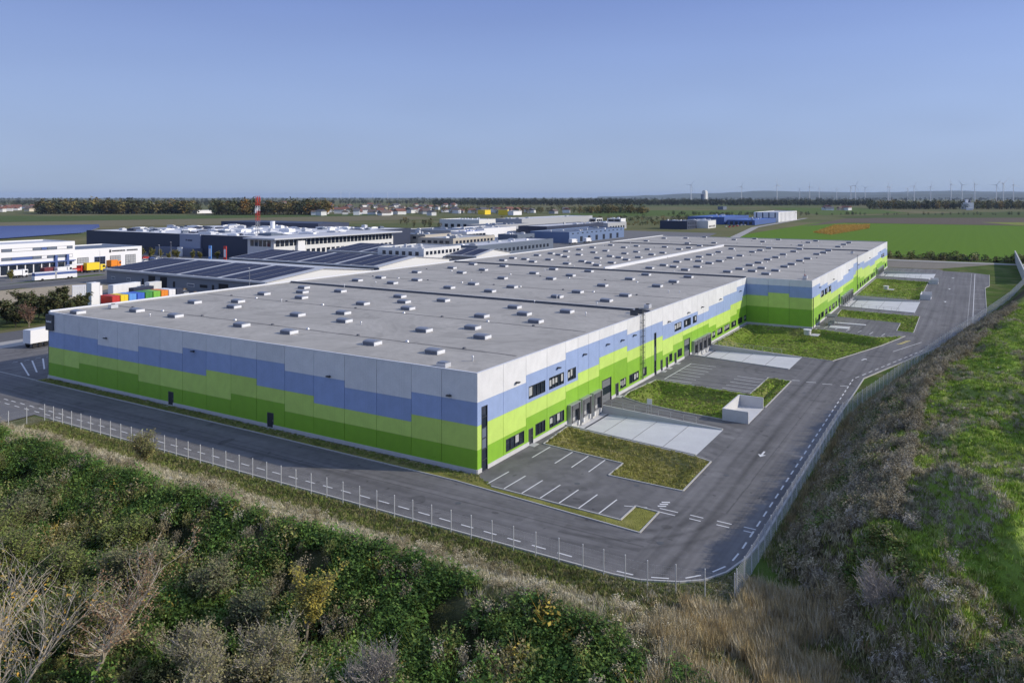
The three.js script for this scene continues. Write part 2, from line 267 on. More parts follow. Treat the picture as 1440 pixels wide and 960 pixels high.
// kerb stones
function kerbLine(pts, w = 0.16, h = 0.11, len = 1) {
  const out = [];
  for (let i = 0; i < pts.length - 1; i++) {
    const [ax, az] = pts[i], [bx_, bz] = pts[i + 1], L = Math.hypot(bx_ - ax, bz - az), n = Math.max(1, Math.round(L / len)), a = Math.atan2(-(bz - az), bx_ - ax);
    for (let k = 0; k < n; k++) { const g = new THREE.BoxGeometry(L / n - 0.03, h + 0.2, w); g.rotateY(a); const t = (k + 0.5) / n; g.translate(lerp(ax, bx_, t), (h - 0.2) / 2, lerp(az, bz, t)); out.push(g); }
  } return merge(out);
}
const closed = (p) => [...p, p[0]];
lawns.forEach((l, i) => { if (i) struct('kerb', kerbLine(closed(l.p)), M.kerb); });
struct('kerb', kerbLine([[-2.4, -94], [-2.6, -36], [-3.05, -1.2], [-5.0, 22.5], [0.7, 22.4], [0.9, 19.7], [-3.2, 19.7], [-2.4, 3.5]], 0.16, 0.10), M.kerb);
struct('kerb', kerbLine([[-14, -67], ...roadPoly.slice(1, 18)], 0.18, 0.10, 1.2), M.kerb);
struct('kerb', kerbLine([[-2.4, -131], [-2.3, -94.4]], 0.16, 0.1), M.kerb);

// painted markings (each one a part of its road)
function stripe(parent, name, x0, z0, x1, z1, w = 0.14, material = M.paint) {
  const L = Math.hypot(x1 - x0, z1 - z0), g = new THREE.BoxGeometry(L, 0.004, w), uv = g.attributes.uv; for (let i = 0; i < 24; i++) uv.setXY(i, uv.getX(i) * L + x0, uv.getY(i) * w + z0);
  const m = part(name, g, material, parent, (x0 + x1) / 2, 0.005, (z0 + z1) / 2); m.rotation.y = Math.atan2(-(z1 - z0), x1 - x0); return m;
}
for (let z = -66.2; z < 20; z += 2.79) { const x = -12.05 - 0.006 * Math.max(0, z + 6) * 6 * (z > -6 ? 1 : 0) * 0.9; stripe(road, 'edge_dash', x, z, x - 0.03, z + 1.5, 0.17); }
for (const [a, b, c, d] of [[-13.2, 23.6, -13.1, 25.1], [-12.7, 26.6, -12.1, 28], [-11.3, 29.2, -10.1, 30.2], [-9, 30.9, -7.4, 31.6], [-6, 31.85, -4.3, 31.95]]) stripe(road, 'edge_dash', a, b, c, d, 0.17);
for (let x = -3.1; x < 66; x += 2.8) stripe(x < 14 ? road : yard, 'edge_dash', x, 32, x + 1.5, 32, 0.17);
for (let k = 0; k < 15; k++) { const t = k / 15, t1 = (k + 0.55) / 15; stripe(yard, 'edge_dash', lerp(67, 112, t), 32 + (t > 0.18 ? (t - 0.18) * 11.8 : 0), lerp(67, 112, t1), 32 + (t1 > 0.18 ? (t1 - 0.18) * 11.8 : 0), 0.17); }
for (const z of [-85.3, -83, -80.2, -77.4, -74.6, -71.8, -69]) stripe(road, 'edge_dash', -11.7, z, -11.75, z + 1.4, 0.17);
for (const z of [-88, -85.2, -82.3, -79.3, -76.4, -73.4, -70.3, -67.4]) stripe(road, 'edge_dash', -13.0, z, -13.0, z + 1.4, 0.17);
for (let k = 0; k < 7; k++) stripe(road, 'parking_line', -2.0 - 0.13 * k, 2.65 + 2.41 * k, 2.7 - 0.19 * k, 2.75 + 2.42 * k, 0.15);
for (const [a, z, b] of [[8.5, 2.7, 13.3], [8.1, 6.15, 13], [7.9, 8.55, 12.7], [7.6, 11, 12.4]]) stripe(road, 'parking_line', a, z, b, z, 0.15);
for (const [a, b] of [[22.1, 24.1], [25.4, 26.8], [28.2, 29.7], [30.9, 32.1]]) { stripe(road, 'crossing_line', 1.75, a, 1.7, b, 0.16); stripe(road, 'crossing_line', 0.85, a + 0.2, 0.8, b, 0.16); }
for (let k = 0; k < 3; k++) stripe(road, 'crossing_line', 2.2 + k * 0.6, 21.7, 2.6 + k * 0.6, 22.5, 0.28);
stripe(road, 'parking_line', 0.4, 18.6, 1.2, 20.9, 0.14);
for (const [a, b] of [[22.7, 23.9], [25.1, 26.7], [27.8, 29.4], [30.7, 31.9]]) stripe(yard, 'crossing_line', 68.2, a, 68.6, b, 0.22);
function arrow(x, z, turn, s = 1) {
  const sh = new THREE.Shape(); for (const [i, p] of [[-0.9, -0.1], [0.3, -0.1], [0.3, -0.42], [1.1, 0], [0.3, 0.42], [0.3, 0.1], [-0.9, 0.1]].entries()) sh[i ? 'lineTo' : 'moveTo'](p[0] * s, p[1] * s);
  const g = new THREE.ShapeGeometry(sh); g.rotateX(-Math.PI / 2); g.rotateY(turn); part('direction_arrow', g, M.paint, x < SPLIT ? road : yard, x, 0.006, z);
}
arrow(25, 27.4, Math.PI, 1.2); arrow(94, 31.6, -0.27, 1.2);
for (const [x, z] of [[201, 43.2], [240, 43.5], [283, 43.8]]) arrow(x, z, 0, 1.6);
for (let k = 0; k <= 6; k++) { stripe(yard, 'parking_line', 57.2 + 2.5 * k, 2.7, 56.9 + 2.5 * k, 7.8, 0.14); if (k < 5) stripe(yard, 'parking_line', 56.3 + 2.5 * k, 13.4, 56 + 2.5 * k, 18.4, 0.14); }
stripe(yard, 'parking_line', 57.1, 2.65, 72.2, 2.75, 0.16);
for (let k = 0; k < 6; k++) stripe(yard, 'parking_line', 129.6 - 0.9 * k, 18.5 + 2.7 * k, 133.5 - 0.9 * k, 18.9 + 2.7 * k, 0.14);
for (let k = 0; k < 3; k++) stripe(yard, 'lane_line', 145 + 0.02, 49.35 + k * 0, 310, 50.3, 0.16);
stripe(yard, 'lane_line', 160, 50.6, 308, 51.5, 0.16);
for (let k = 0; k < 6; k++) stripe(yard, 'parking_line', 172 + 14 * k, 51.0, 172 + 14 * k, 54.0, 0.14);
for (let k = 0; k < 4; k++) stripe(yard, 'hatch_line', 115.6 + k * 1.6, 36.1 + k * 0.4, 117 + k * 1.6, 37.1 + k * 0.4, 0.5, M.yellowPaint);
stripe(yard, 'lane_line', 106, 36, 121, 40.6, 0.14);
// striped apron at the far end of the short facade
for (let k = 0; k < 6; k++) stripe(road, 'hatch_line', -1 + k * 2.2, -99 - k * 1.6, 4 + k * 2.2, -112 - k * 0.2, 0.28);
for (let k = 0; k < 6; k++) stripe(road, 'edge_dash', 3 + k * 2.2, -113.4, 4.2 + k * 2.2, -113.6, 0.16);
for (const [x, z] of [[-7.6, -80], [-7.4, -52], [-7.9, -24], [-8.2, 3], [-6, 25], [3.5, 11.5], [6.5, 17.6], [15, 25.5], [38, 25], [60, 26.2], [74, 12], [84, 28], [140, 43], [175, 44.5], [215, 46], [262, 44]]) part('drain_cover', cyl(0.34, 0.34, 0.012, x, 0.001, z, 16), M.darkGrey, x < SPLIT ? road : yard);
// concrete ramps sunk to the loading docks, with retaining walls
const rampTex = tex(512, 512, (u, v) => { const n = 1 + 0.13 * tfbm(u, v, 5, 41) + 0.10 * tfbm(u, v, 40, 43, 3); return [0.60 * n, 0.60 * n, 0.585 * n]; }, 1 / 12);
const rampMat = std(RGB(1, 1, 1), 0.85, { map: rampTex });
for (const r of ramps) {
  const D = -1.2, g = new THREE.BufferGeometry(), P = [[r.dock[0], D, r.z0 - 0.4], [r.dock[1], D, r.z0 - 0.4], [r.road[1], 0.004, r.z1 + 0.05], [r.road[0], 0.004, r.z1 + 0.05]];
  g.setAttribute('position', new THREE.Float32BufferAttribute([0, 3, 1, 1, 3, 2].flatMap((i) => P[i]), 3)); g.setAttribute('uv', new THREE.Float32BufferAttribute([0, 3, 1, 1, 3, 2].flatMap((i) => [P[i][0], -P[i][2]]), 2)); g.computeVertexNormals();
  const ramp = struct('loading_ramp', g, rampMat);
  for (const t of [0.25, 0.5, 0.75]) { const z = lerp(r.z0, r.z1, t), y = lerp(D, 0, (z - r.z0 + 0.4) / (r.z1 - r.z0 + 0.45)) + 0.012, x0 = lerp(r.dock[0], r.road[0], t), x1 = lerp(r.dock[1], r.road[1], t); part('slab_joint', bx(x0 + 0.3, x1 - 0.3, y, y + 0.012, z - 0.035, z + 0.035), M.gutter, ramp); }
  { const y = -1.19, c = bx(r.dock[0] + 0.4, r.dock[1] - 0.4, y + 0.13, y + 0.16, r.z0 + 1.5, r.z0 + 1.75); part('drain_channel', c, M.frame, ramp); }
  for (const k of [0, 1]) {                                          // wall along each side; the far one carries a railing
    const a = [r.dock[k], r.z0], b = [r.road[k], r.z1], L = Math.hypot(b[0] - a[0], b[1] - a[1]), wg = new THREE.BoxGeometry(L, 1.5, 0.25), s = k ? 1 : -1;
    const w = part('retaining_wall', wg, M.concrete, ramp, (a[0] + b[0]) / 2 + s * 0.12, -0.60, (a[1] + b[1]) / 2); w.rotation.y = Math.atan2(-(b[1] - a[1]), b[0] - a[0]);
    const rail = [bx(-L / 2, L * 0.30, 1.70, 1.74, -0.02, 0.02), bx(-L / 2, L * 0.30, 1.25, 1.28, -0.015, 0.015)]; for (let q = 0; q < 9; q++) rail.push(bx(-L / 2 + q * L * 0.1, -L / 2 + q * L * 0.1 + 0.05, 0.7, 1.74, -0.025, 0.025));
    if (k === 1 || r.z0 > 10) { const m = part('railing', merge(rail), M.steel, w); m.position.y = 0; }
  }
}

// ---------------------------------------------------------------- the warehouse
const HALL = thing('warehouse', 'long flat-roofed warehouse clad in stepped white, blue and green panels', 'warehouse');
const TOP = 12;
const LV = [1.9, 2.8, 3.8, 4.75, 5.7, 6.65, 7.6, 8.5, 9.45, 10.4];
const snap = (v) => LV.reduce((a, b) => Math.abs(b - v) < Math.abs(a - v) ? b : a);
// facades: local s along the wall, y up, t outwards -> world box
const F = {
  short: (s0, s1, y0, y1, t0, t1) => bx(-t1, -t0, y0, y1, s0, s1),
  long: (s0, s1, y0, y1, t0, t1) => bx(s0, s1, y0, y1, t0, t1),
  notch: (s0, s1, y0, y1, t0, t1) => bx(126.5 - t1, 126.5 - t0, y0, y1, s0, s1),
  out: (s0, s1, y0, y1, t0, t1) => bx(s0, s1, y0, y1, 16.2 + t0, 16.2 + t1),
};
function minus(rects, o) {                                           // take an opening out of a list of rectangles
  const out = [];
  for (const [a, b, c, d] of rects) {
    const [p, q, r, s] = o; if (q <= a || p >= b || s <= c || r >= d) { out.push([a, b, c, d]); continue; }
    if (p > a) out.push([a, p, c, d]); if (q < b) out.push([q, b, c, d]);
    const l = Math.max(a, p), m = Math.min(b, q); if (r > c) out.push([l, m, c, r]); if (s < d) out.push([l, m, s, d]);
  } return out;
}
const rp = rng(91), variants = {};
for (const k of ['white', 'blue', 'lime', 'green']) variants[k] = [0.95, 0.98, 1.0, 1.03].map((f) => { const m = M[k].clone(); m.color.multiplyScalar(f); return m; });
function clad(kind, cols, end, openings) {
  const box = F[kind];
  cols.forEach((c, i) => {
    const s0 = c[0] + 0.03, s1 = (i + 1 < cols.length ? cols[i + 1][0] : end) - 0.03, ys = [0.5, snap(c[3]), snap(c[2]), snap(c[1]), TOP];
    ['green', 'lime', 'blue', 'white'].forEach((k, j) => {
      let rs = [[s0, s1, ys[j] + 0.006, ys[j + 1] - 0.006]]; for (const o of openings) rs = minus(rs, o);
      if (rs.length) part(`${k}_panel`, merge(rs.map((r) => box(r[0], r[1], r[2], r[3], -0.12, 0))), variants[k][Math.floor(rp() * 4)], HALL);
    });
  });
  let base = [[cols[0][0], end, -0.3, 0.5]]; for (const o of openings) if (o[2] < 0.3) base = minus(base, [o[0], o[1], -0.4, 0.6]);
  part('plinth', merge(base.map((r) => box(r[0], r[1], r[2], r[3], -0.2, kind === 'short' || kind === 'notch' ? 0.10 : 0.08))), M.plinth, HALL);
}
const rw = rng(5);
function addWindow(kind, s0, s1, y0, y1, n) {
  const box = F[kind], w = 0.09, fr = [box(s0, s1, y0, y0 + w, -0.16, 0.02), box(s0, s1, y1 - w, y1, -0.16, 0.02)], st = (s1 - s0 - w) / n;
  for (let k = 0; k <= n; k++) fr.push(box(s0 + k * st, s0 + k * st + w, y0 + w, y1 - w, -0.16, 0.02));
  const f = part('window', merge(fr), M.frame, HALL);
  for (let k = 0; k < n; k++) {
    part('pane', box(s0 + k * st + w, s0 + (k + 1) * st, y0 + w, y1 - w, -0.10, -0.088), M.darkGlass, f);
    if (rw() < 0.4) part('blind', box(s0 + k * st + w + 0.06, s0 + (k + 1) * st - 0.06, y0 + w + (y1 - y0) * (0.12 + rw() * 0.2), y1 - w - (y1 - y0) * 0.2 * rw(), -0.086, -0.07), M.blind, f);
  }
}
function addDoor(kind, s0, s1, y1) {
  const box = F[kind], d = part('door', box(s0, s1, 0.02, y1, -0.16, -0.08), M.frame, HALL);
  part('door_frame', merge([box(s0 - 0.06, s0 + 0.05, 0, y1 + 0.06, -0.1, 0.03), box(s1 - 0.05, s1 + 0.06, 0, y1 + 0.06, -0.1, 0.03), box(s0 + 0.05, s1 - 0.05, y1 - 0.04, y1 + 0.06, -0.1, 0.03)]), M.darkGrey, d);
  part('handle', box(s1 - 0.2, s1 - 0.14, 0.98, 1.12, -0.08, -0.02), M.steel, d);
  part('door_step', box(s0 - 0.15, s1 + 0.15, -0.1, 0.05, -0.05, 0.9), M.concrete, d);
}
function addGate(kind, s0, s1, y1) {
  const box = F[kind], sec = 6, g = part('sectional_gate', merge([box(s0, s0 + 0.12, 0, y1, -0.2, 0.03), box(s1 - 0.12, s1, 0, y1, -0.2, 0.03), box(s0 + 0.12, s1 - 0.12, y1 - 0.12, y1, -0.2, 0.03)]), M.frame, HALL);
  for (let k = 0; k < sec; k++) part(k === 2 || k === 3 ? 'glazed_section' : 'gate_section', box(s0 + 0.12, s1 - 0.12, 0.05 + (y1 - 0.17) * k / sec, 0.05 + (y1 - 0.17) * (k + 1) / sec - 0.03, -0.2, -0.12), k === 2 || k === 3 ? M.darkGlass : M.gateGrey, g);
}
function addSlot(kind, s0, s1, y1) {                                 // tall glazed strip with a door at its foot
  const box = F[kind], n = 6, f = part('glazed_strip', merge([box(s0, s0 + 0.1, 0, y1, -0.16, 0.04), box(s1 - 0.1, s1, 0, y1, -0.16, 0.04), ...Array.from({ length: n + 1 }, (_, k) => box(s0 + 0.1, s1 - 0.1, (y1 - 0.1) * k / n, (y1 - 0.1) * k / n + 0.1, -0.16, 0.03))]), M.frame, HALL);
  for (let k = 0; k < n; k++) part(k ? 'pane' : 'glass_door', box(s0 + 0.1, s1 - 0.1, (y1 - 0.1) * k / n + 0.1, (y1 - 0.1) * (k + 1) / n, -0.1, -0.08), k === 2 || k === 3 ? M.slate : M.darkGlass, f);
}
function addDock(kind, s, w = 3.1) {
  const box = F[kind], y0 = -1.05, y1 = 2.75, p = 0.62, h = w / 2, i = 0.62;
  const d = part('dock_shelter', merge([box(s - h, s - h + 0.16, y0 + 0.9, y1, 0, p), box(s + h - 0.16, s + h, y0 + 0.9, y1, 0, p), box(s - h + 0.16, s + h - 0.16, y1 - 0.14, y1, 0, p)]), M.steel, HALL);
  part('side_curtain', box(s - h + 0.16, s - h + i, y0 + 0.95, y1 - 0.14, p - 0.08, p - 0.03), M.black, d); part('side_curtain', box(s + h - i, s + h - 0.16, y0 + 0.95, y1 - 0.14, p - 0.08, p - 0.03), M.black, d);
  part('head_curtain', box(s - h + i, s + h - i, y1 - 0.95, y1 - 0.14, p - 0.09, p - 0.04), M.darkGrey, d);
  part('dock_door', box(s - h + 0.3, s + h - 0.3, 0.05, y1 - 0.2, 0.0, 0.08), M.gateGrey, d);
  part('dock_leveller', box(s - 1.0, s + 1.0, -0.18, 0.03, 0.0, 0.5), M.steel, d);
  part('dock_pit', box(s - h + 0.2, s + h - 0.2, -1.2, -0.2, 0.0, 0.35), M.concrete, d);
  for (const q of [-1, 1]) part('bumper', box(s + q * 1.15 - 0.16, s + q * 1.15 + 0.16, -0.75, -0.05, 0.36, 0.62), M.paint, d);
}
const shortCols = [[-94.3, 8.6, 5.7, 2.8], [-89.1, 8.6, 5.7, 2.8], [-84.3, 8.6, 5.7, 3.8], [-78.6, 7.6, 5.7, 3.8], [-72.8, 7.6, 5.7, 3.8], [-67, 8.5, 5.7, 2.8], [-61.2, 8.5, 5.7, 2.8], [-55.5, 9.45, 5.7, 2.8], [-49.8, 9.45, 6.65, 2.8], [-44.1, 9.45, 6.65, 3.8], [-38.5, 9.45, 5.7, 3.8], [-32.7, 8.5, 5.7, 2.8], [-27, 8.5, 4.75, 2.8], [-21.3, 7.5, 4.75, 2.8], [-15.7, 7.5, 4.75, 2.8], [-10, 8.5, 5.7, 2.8], [-5.3, 8.5, 5.7, 2.8]];
const longCols = [[0, 8.5, 5.7, 2.8], [5.9, 8.5, 5.7, 2.8], [11.6, 9.45, 5.7, 3.8], [17.4, 9.45, 5.7, 3.8], [23.1, 10.4, 5.7, 4.75], [27.1, 10.4, 6.65, 4.75], [30.8, 10.4, 6.65, 4.75], [34.7, 10.4, 7.6, 5.7], [40.5, 10.4, 7.6, 5.7], [46.1, 9.45, 6.65, 4.75], [53.2, 9.45, 6.65, 3.8], [57.7, 9.45, 6.65, 3.8], [63.6, 8.5, 5.7, 2.8], [69.5, 8.5, 5.7, 3.8], [75.4, 8.5, 5.7, 4.75], [81.2, 8.5, 5.7, 4.75], [85.3, 7.6, 5.7, 4.75], [89.3, 7.6, 5.7, 4.75], [93.3, 8.5, 5.7, 3.8], [99, 8.5, 5.7, 2.8], [104.9, 9.45, 5.7, 2.8], [111.1, 9.45, 6.65, 3.8], [117, 10.4, 6.65, 4.75], [122.4, 10.4, 7.6, 4.75]];
const outKeys = [[126.5, 10.4, 7.5, 4.9], [152, 8.7, 6.1, 4.2], [174, 7.7, 5.9, 4.2], [184, 8.8, 5.8, 4.8], [197, 9.4, 6, 4.7], [209.5, 10.4, 7.6, 5.8], [221, 9.5, 7.2, 3.8], [239, 8.5, 6.4, 3], [256, 8, 6, 3.1], [275, 8.8, 6.4, 4.6], [296, 9.6, 6.2, 4.3], [320, 8.9, 5.8, 2.6]];
const outCols = Array.from({ length: 33 }, (_, i) => { const s = 126.5 + i * 5.97; let k = 0; while (k < outKeys.length - 2 && s > outKeys[k + 1][0]) k++; const a = outKeys[k], b = outKeys[k + 1], t = clamp((s - a[0]) / (b[0] - a[0])); return [s, ...[1, 2, 3].map((q) => lerp(a[q], b[q], t))]; });
const notchCols = [[0, 10.4, 7.55, 4.75], [5.5, 10.4, 8.5, 4.75], [10.7, 10.4, 7.4, 4.75]];
const longWin = [[6.5, 11.1, 0.75, 2.35, 4], [14.1, 16.9, 0.75, 2.35, 3], [18.1, 22.6, 0.75, 2.35, 4], [43.1, 45.6, 0.85, 2.4, 3], [47, 51.4, 0.85, 2.4, 4], [53.4, 55.2, 0.85, 2.4, 2], [67.2, 68.9, 0.9, 2.45, 2], [72.1, 74.8, 0.9, 2.45, 3], [95.9, 98.3, 0.95, 2.4, 2], [100, 104.2, 0.95, 2.4, 4], [105.8, 110.3, 0.95, 2.4, 4], [111.9, 116.2, 0.95, 2.4, 4], [118, 122.2, 0.95, 2.4, 4], [123.8, 126.1, 0.95, 2.4, 2], [12.3, 16.9, 6.15, 7.8, 4], [18, 22.5, 6.15, 7.8, 5], [23.7, 26.4, 6.15, 7.8, 3], [70.3, 74.5, 6.3, 7.85, 3], [76, 80.5, 6.3, 7.85, 4], [81.9, 84.5, 6.3, 7.85, 2]];
const longDoors = [[12.3, 13.4], [41.1, 42.3], [62.4, 63.4], [65.3, 66.5], [70.2, 71.4]], longGates = [[35.7, 39.4], [76.2, 79.9]], longSlots = [[0.9, 2.2], [59, 60.1]];
const outWin = [[139.7, 144.1, 6.4, 8.05, 3], [145.7, 150, 6.4, 8.05, 3], [152.1, 156.4, 6.4, 8.05, 3], [296, 301.5, 6.2, 7.7, 3], [303, 309, 6.2, 7.7, 3], ...[[135.6, 138.6], [139.7, 143.8], [146, 150.1], [152.4, 156.4], [158.7, 162.9], [164.6, 167.2], [213.7, 217], [220.8, 224.7], [227.7, 231.3], [233.8, 238.3], [241, 244.8], [246, 249.4], [255.7, 258.8], [260, 263], [264.6, 269.4], [311.5, 317]].map(([a, b]) => [a, b, 0.9, 2.4, 3])];
const outDoors = [[131.2, 132.4]], outGates = [[170.2, 173.2], [273, 276.3]], outSlots = [[127.4, 128.4]];
const rectsOf = (wins, doors, gates, slots) => [...wins.map((w) => w.slice(0, 4)), ...doors.map(([a, b]) => [a, b, -1, 2.1]), ...gates.map(([a, b]) => [a, b, -1, 3.75]), ...slots.map(([a, b]) => [a, b, -1, 7.8])];
const shortDoors = [[-59, -57.8], [-36.2, -35]];
clad('short', shortCols, 0, rectsOf([], shortDoors, [], []));
clad('long', longCols, 126.5, rectsOf(longWin, longDoors, longGates, longSlots));
clad('notch', notchCols, 16.2, []);
clad('out', outCols, 323.6, rectsOf(outWin, outDoors, outGates, outSlots));
for (const w of longWin) addWindow('long', ...w); for (const w of outWin) addWindow('out', ...w);
for (const [a, b] of longDoors) addDoor('long', a, b, 2.1); for (const [a, b] of shortDoors) addDoor('short', a, b, 2.1); for (const [a, b] of outDoors) addDoor('out', a, b, 2.1);
for (const [a, b] of longGates) addGate('long', a, b, 3.75); for (const [a, b] of outGates) addGate('out', a, b, 3.75);
for (const [a, b] of longSlots) addSlot('long', a, b, 7.8); for (const [a, b] of outSlots) addSlot('out', a, b, 7.8);
for (const s of [25.2, 29.1, 33.0]) addDock('long', s, 3.3); for (const s of [82.5, 85.6, 88.7, 91.8]) addDock('long', s, 2.8);
for (let k = 0; k < 6; k++) addDock('out', 176.5 + k * 4.2, 3.2); for (let k = 0; k < 6; k++) addDock('out', 279.5 + k * 4.1, 3.1);
// small floodlights on the walls
const lampGeo = (box, s, y) => merge([box(s - 0.06, s + 0.06, y, y + 0.3, 0, 0.12), box(s - 0.3, s + 0.3, y + 0.12, y + 0.28, 0.12, 0.5)]);
for (const [s, y] of [[-76, 8.8], [-52.7, 9.0], [-24, 8.6], [-4, 8.7]]) part('wall_light', lampGeo(F.short, s, y), M.frame, HALL);
for (const [s, y] of [[9, 8.9], [20.5, 8.6], [29, 9.0], [37.6, 9.1], [43.6, 8.8], [49, 8.8], [66.7, 8.7], [78.6, 8.9], [88, 8.9], [102, 9], [119.8, 9]]) part('wall_light', lampGeo(F.long, s, y), M.frame, HALL);
for (const s of [137, 160, 192, 216, 250, 290]) part('wall_light', lampGeo(F.out, s, 9.2), M.frame, HALL);
// structural core, back walls, roof
const backWall = merge([bx(0, 323.6, 0, TOP, -94.3, -94.1), bx(323.4, 323.6, 0, TOP, -94.1, 16.2)]);
part('rear_wall', backWall, M.greyWall, HALL);
part('core_wall', merge([bx(0.22, 0.5, -0.2, 11.3, -94.1, -0.22), bx(0.22, 126.7, -0.2, 11.3, -0.5, -0.22), bx(126.72, 127, -0.2, 11.3, -0.22, 15.98), bx(126.72, 323.4, -0.2, 11.3, 15.7, 15.98)]), M.core, HALL);
const roofTex = tex(1024, 1024, (u, v) => {
  const n = 1 + 0.30 * tfbm(u, v, 5, 51) + 0.20 * tfbm(u, v, 40, 53, 3) + 0.06 * perlin.noise(Math.cos(u * 6.2832) * 9, Math.sin(u * 6.2832) * 9, Math.sin(v * 6.2832) * 0.7);
  const seam = (u * 20) % 1 < 0.02 ? 0.90 : 1, pond = 1 - 0.12 * smooth(0.16, 0.24, tfbm(u, v, 9, 57)); return [0.385 * n * seam * pond, 0.365 * n * seam * pond, 0.325 * n * seam * pond];
}, 1 / 42, 1 / 42);
const roofGeo = flat([[0.12, -94.1], [323.4, -94.1], [323.4, 16.08], [126.6, 16.08], [126.6, -0.12], [0.12, -0.12]], 11.8);
part('roof', roofGeo, std(RGB(1, 1, 1), 0.9, { map: roofTex }), HALL);
part('coping', merge([bx(-0.04, 0.22, TOP, TOP + 0.05, -94.34, 0.04), bx(0.22, 126.5, TOP, TOP + 0.05, -0.22, 0.04), bx(126.46, 126.72, TOP, TOP + 0.05, 0.04, 16.24), bx(126.72, 323.6, TOP, TOP + 0.05, 15.98, 16.24), bx(0.22, 323.6, TOP, TOP + 0.28, -94.36, -94.0), bx(323.36, 323.64, TOP, TOP + 0.05, -94, 15.98)]), M.coping, HALL);
for (const x of [57.8, 127.6, 252.4]) { const z1 = x < 120 ? -0.4 : x < 130 ? -0.4 : 15.6; const f = part('fire_wall', bx(x, x + 0.4, 11.8, 12.2, -94, z1), M.roofDark, HALL); part('fire_wall_cap', bx(x - 0.05, x + 0.45, 12.2, 12.25, -94, z1), M.upstand, f); }
{ const f = part('fire_wall', bx(128.1, 252.4, 11.8, 12.6, -41.4, -40.9), M.coping, HALL); part('fire_wall_cap', bx(128.1, 252.4, 12.6, 12.66, -41.45, -40.85), M.coping, f); }
const rr = rng(11);
for (const x of [11.9, 33.2, 79.4, 102.8, 152, 181, 206, 229, 276, 300]) {
  const z1 = x > 126 ? 15.2 : -1.6, gl = [];
  for (let z = -93; z < z1; z += 3.1) gl.push(bx(x - 0.14 - rr() * 0.22, x + 0.12 + rr() * 0.22, 11.8, 11.812 + rr() * 0.006, z, Math.min(z1, z + 3.1)));
  const gm = part('valley_gutter', merge(gl), M.gutter, HALL);
  for (let k = 0; k < 9; k++) { const z = -88 + k * (z1 + 86) / 9 + rr() * 3; part('roof_drain', cyl(0.3, 0.22, 0.22, x + 0.3, 11.8, z, 10), k % 2 ? M.alu : M.roofDark, gm); }
}
const lightSpots = [[2.5, -88.9], [7.7, -11.9], [8, -23.3], [8.1, -40.4], [8.6, -52], [9.1, -70], [9.4, -81.8], [20.2, -23.4], [20.2, -12.4], [20.5, -40.6], [21.1, -52.4], [21.9, -70.4], [22.1, -82.4], [26.2, -18.2], [27, -47], [27.4, -76], [36.8, -12.5], [36.9, -23.5], [37.4, -40.5], [37.9, -52.2], [38.1, -69.4], [38.3, -81], [42.9, -18.3], [44.1, -46.9], [44.8, -76.2], [49.2, -24.1], [49.4, -13], [49.9, -41.4], [50.1, -52.9], [50.3, -70.1], [50.9, -82.1], [66.8, -12.9], [67, -24.3], [67.6, -41.5], [68.3, -53.2], [68.9, -82.1], [68.9, -70.7], [76.4, -24.1], [76.4, -12.8], [77, -41.4], [77.4, -52.6], [77.3, -69.8], [77, -81.5], [90.6, -24.5], [92.1, -53.4], [93.2, -82.4], [96.3, -13], [97.5, -42.1], [98.5, -70.8], [107, -12.7], [107.2, -24.4], [107.3, -41.4], [107.6, -52.8], [108.5, -70.1], [108.8, -81.4], [119.9, -24.9], [120, -13.2], [120.4, -42.2], [120.9, -53.8], [121.7, -71.3], [122.4, -83.1], [138.6, -31], [138.6, -20.2], [138.6, 2.4], [139.1, -48.3], [139.2, -8.2], [139.3, -58.8], [139.8, -82.8], [140.1, -71.6], [145, -2.8], [145.4, -53.8], [146.1, -26.2], [147.4, -78.7], [149.5, -7.5], [149.6, -48], [149.7, -58.4], [149.7, -30.7], [149.7, 2.6], [149.8, -20.1], [150, -70.9], [149, -84.5], [155.5, -2.6], [163, -48.6], [163.4, -8], [163.7, -31.2], [163.8, -20.7], [163.8, 2.2], [164, -71.9], [164.2, -59.5], [164.6, -83.6], [170, -26], [170.1, -77.7], [170.1, -54.2], [173.5, -20.2], [173.7, -59.1], [173.9, -7.8], [173.9, 2.3], [174.4, -48.7], [174.4, -31.1], [174.7, -71.8], [174.8, -83.4], [187.6, -31.3], [187.7, -83.6], [187.8, -8.1], [188, -72.2], [188.2, 2.1], [188.5, -20.8], [189, -60], [189.2, -49.5], [198.2, -71.8], [199, -59.4], [199.2, -31.2], [199.3, -83.7], [199.3, -7.9], [199.3, 2.6], [199.7, -49.1], [200.4, -20.5], [213.7, -84.7], [214.3, -32.1], [214.4, -60.7], [214.6, -8.5], [220.5, -73.5], [221.6, -21.3], [221.9, -50.2], [222, 1.8], [232, -59.9], [232, -84.4], [232, -72.5], [232.3, 2.5], [232.3, -49.6], [232.4, -8.3], [232.6, -20.9], [234.9, -32.8], [245.1, 2.4], [246.8, -20.7], [247, -49.7], [248, -8.9], [262, -60], [270.4, -82.9], [271.2, 2.2], [272.6, -13.1], [271.2, -50.5], [289.2, 2], [293.2, -33.8], [297, -14.2], [297.4, -83.7], [303.6, -50], [303.6, -74.4], [305.3, 2.1], [311.5, -13.3], [315.2, -31.3], [316.8, -43.2], [318.4, -69.3]];
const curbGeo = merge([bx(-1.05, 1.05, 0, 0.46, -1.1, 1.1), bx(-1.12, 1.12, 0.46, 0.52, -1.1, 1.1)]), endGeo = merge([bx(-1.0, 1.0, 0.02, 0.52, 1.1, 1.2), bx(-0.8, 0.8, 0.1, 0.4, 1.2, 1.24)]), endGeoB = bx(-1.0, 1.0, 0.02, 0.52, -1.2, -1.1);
M.shadedCurb = std(RGB(0.16, 0.17, 0.20), 0.6);  // shade of the long sides is put into this dark slate colour
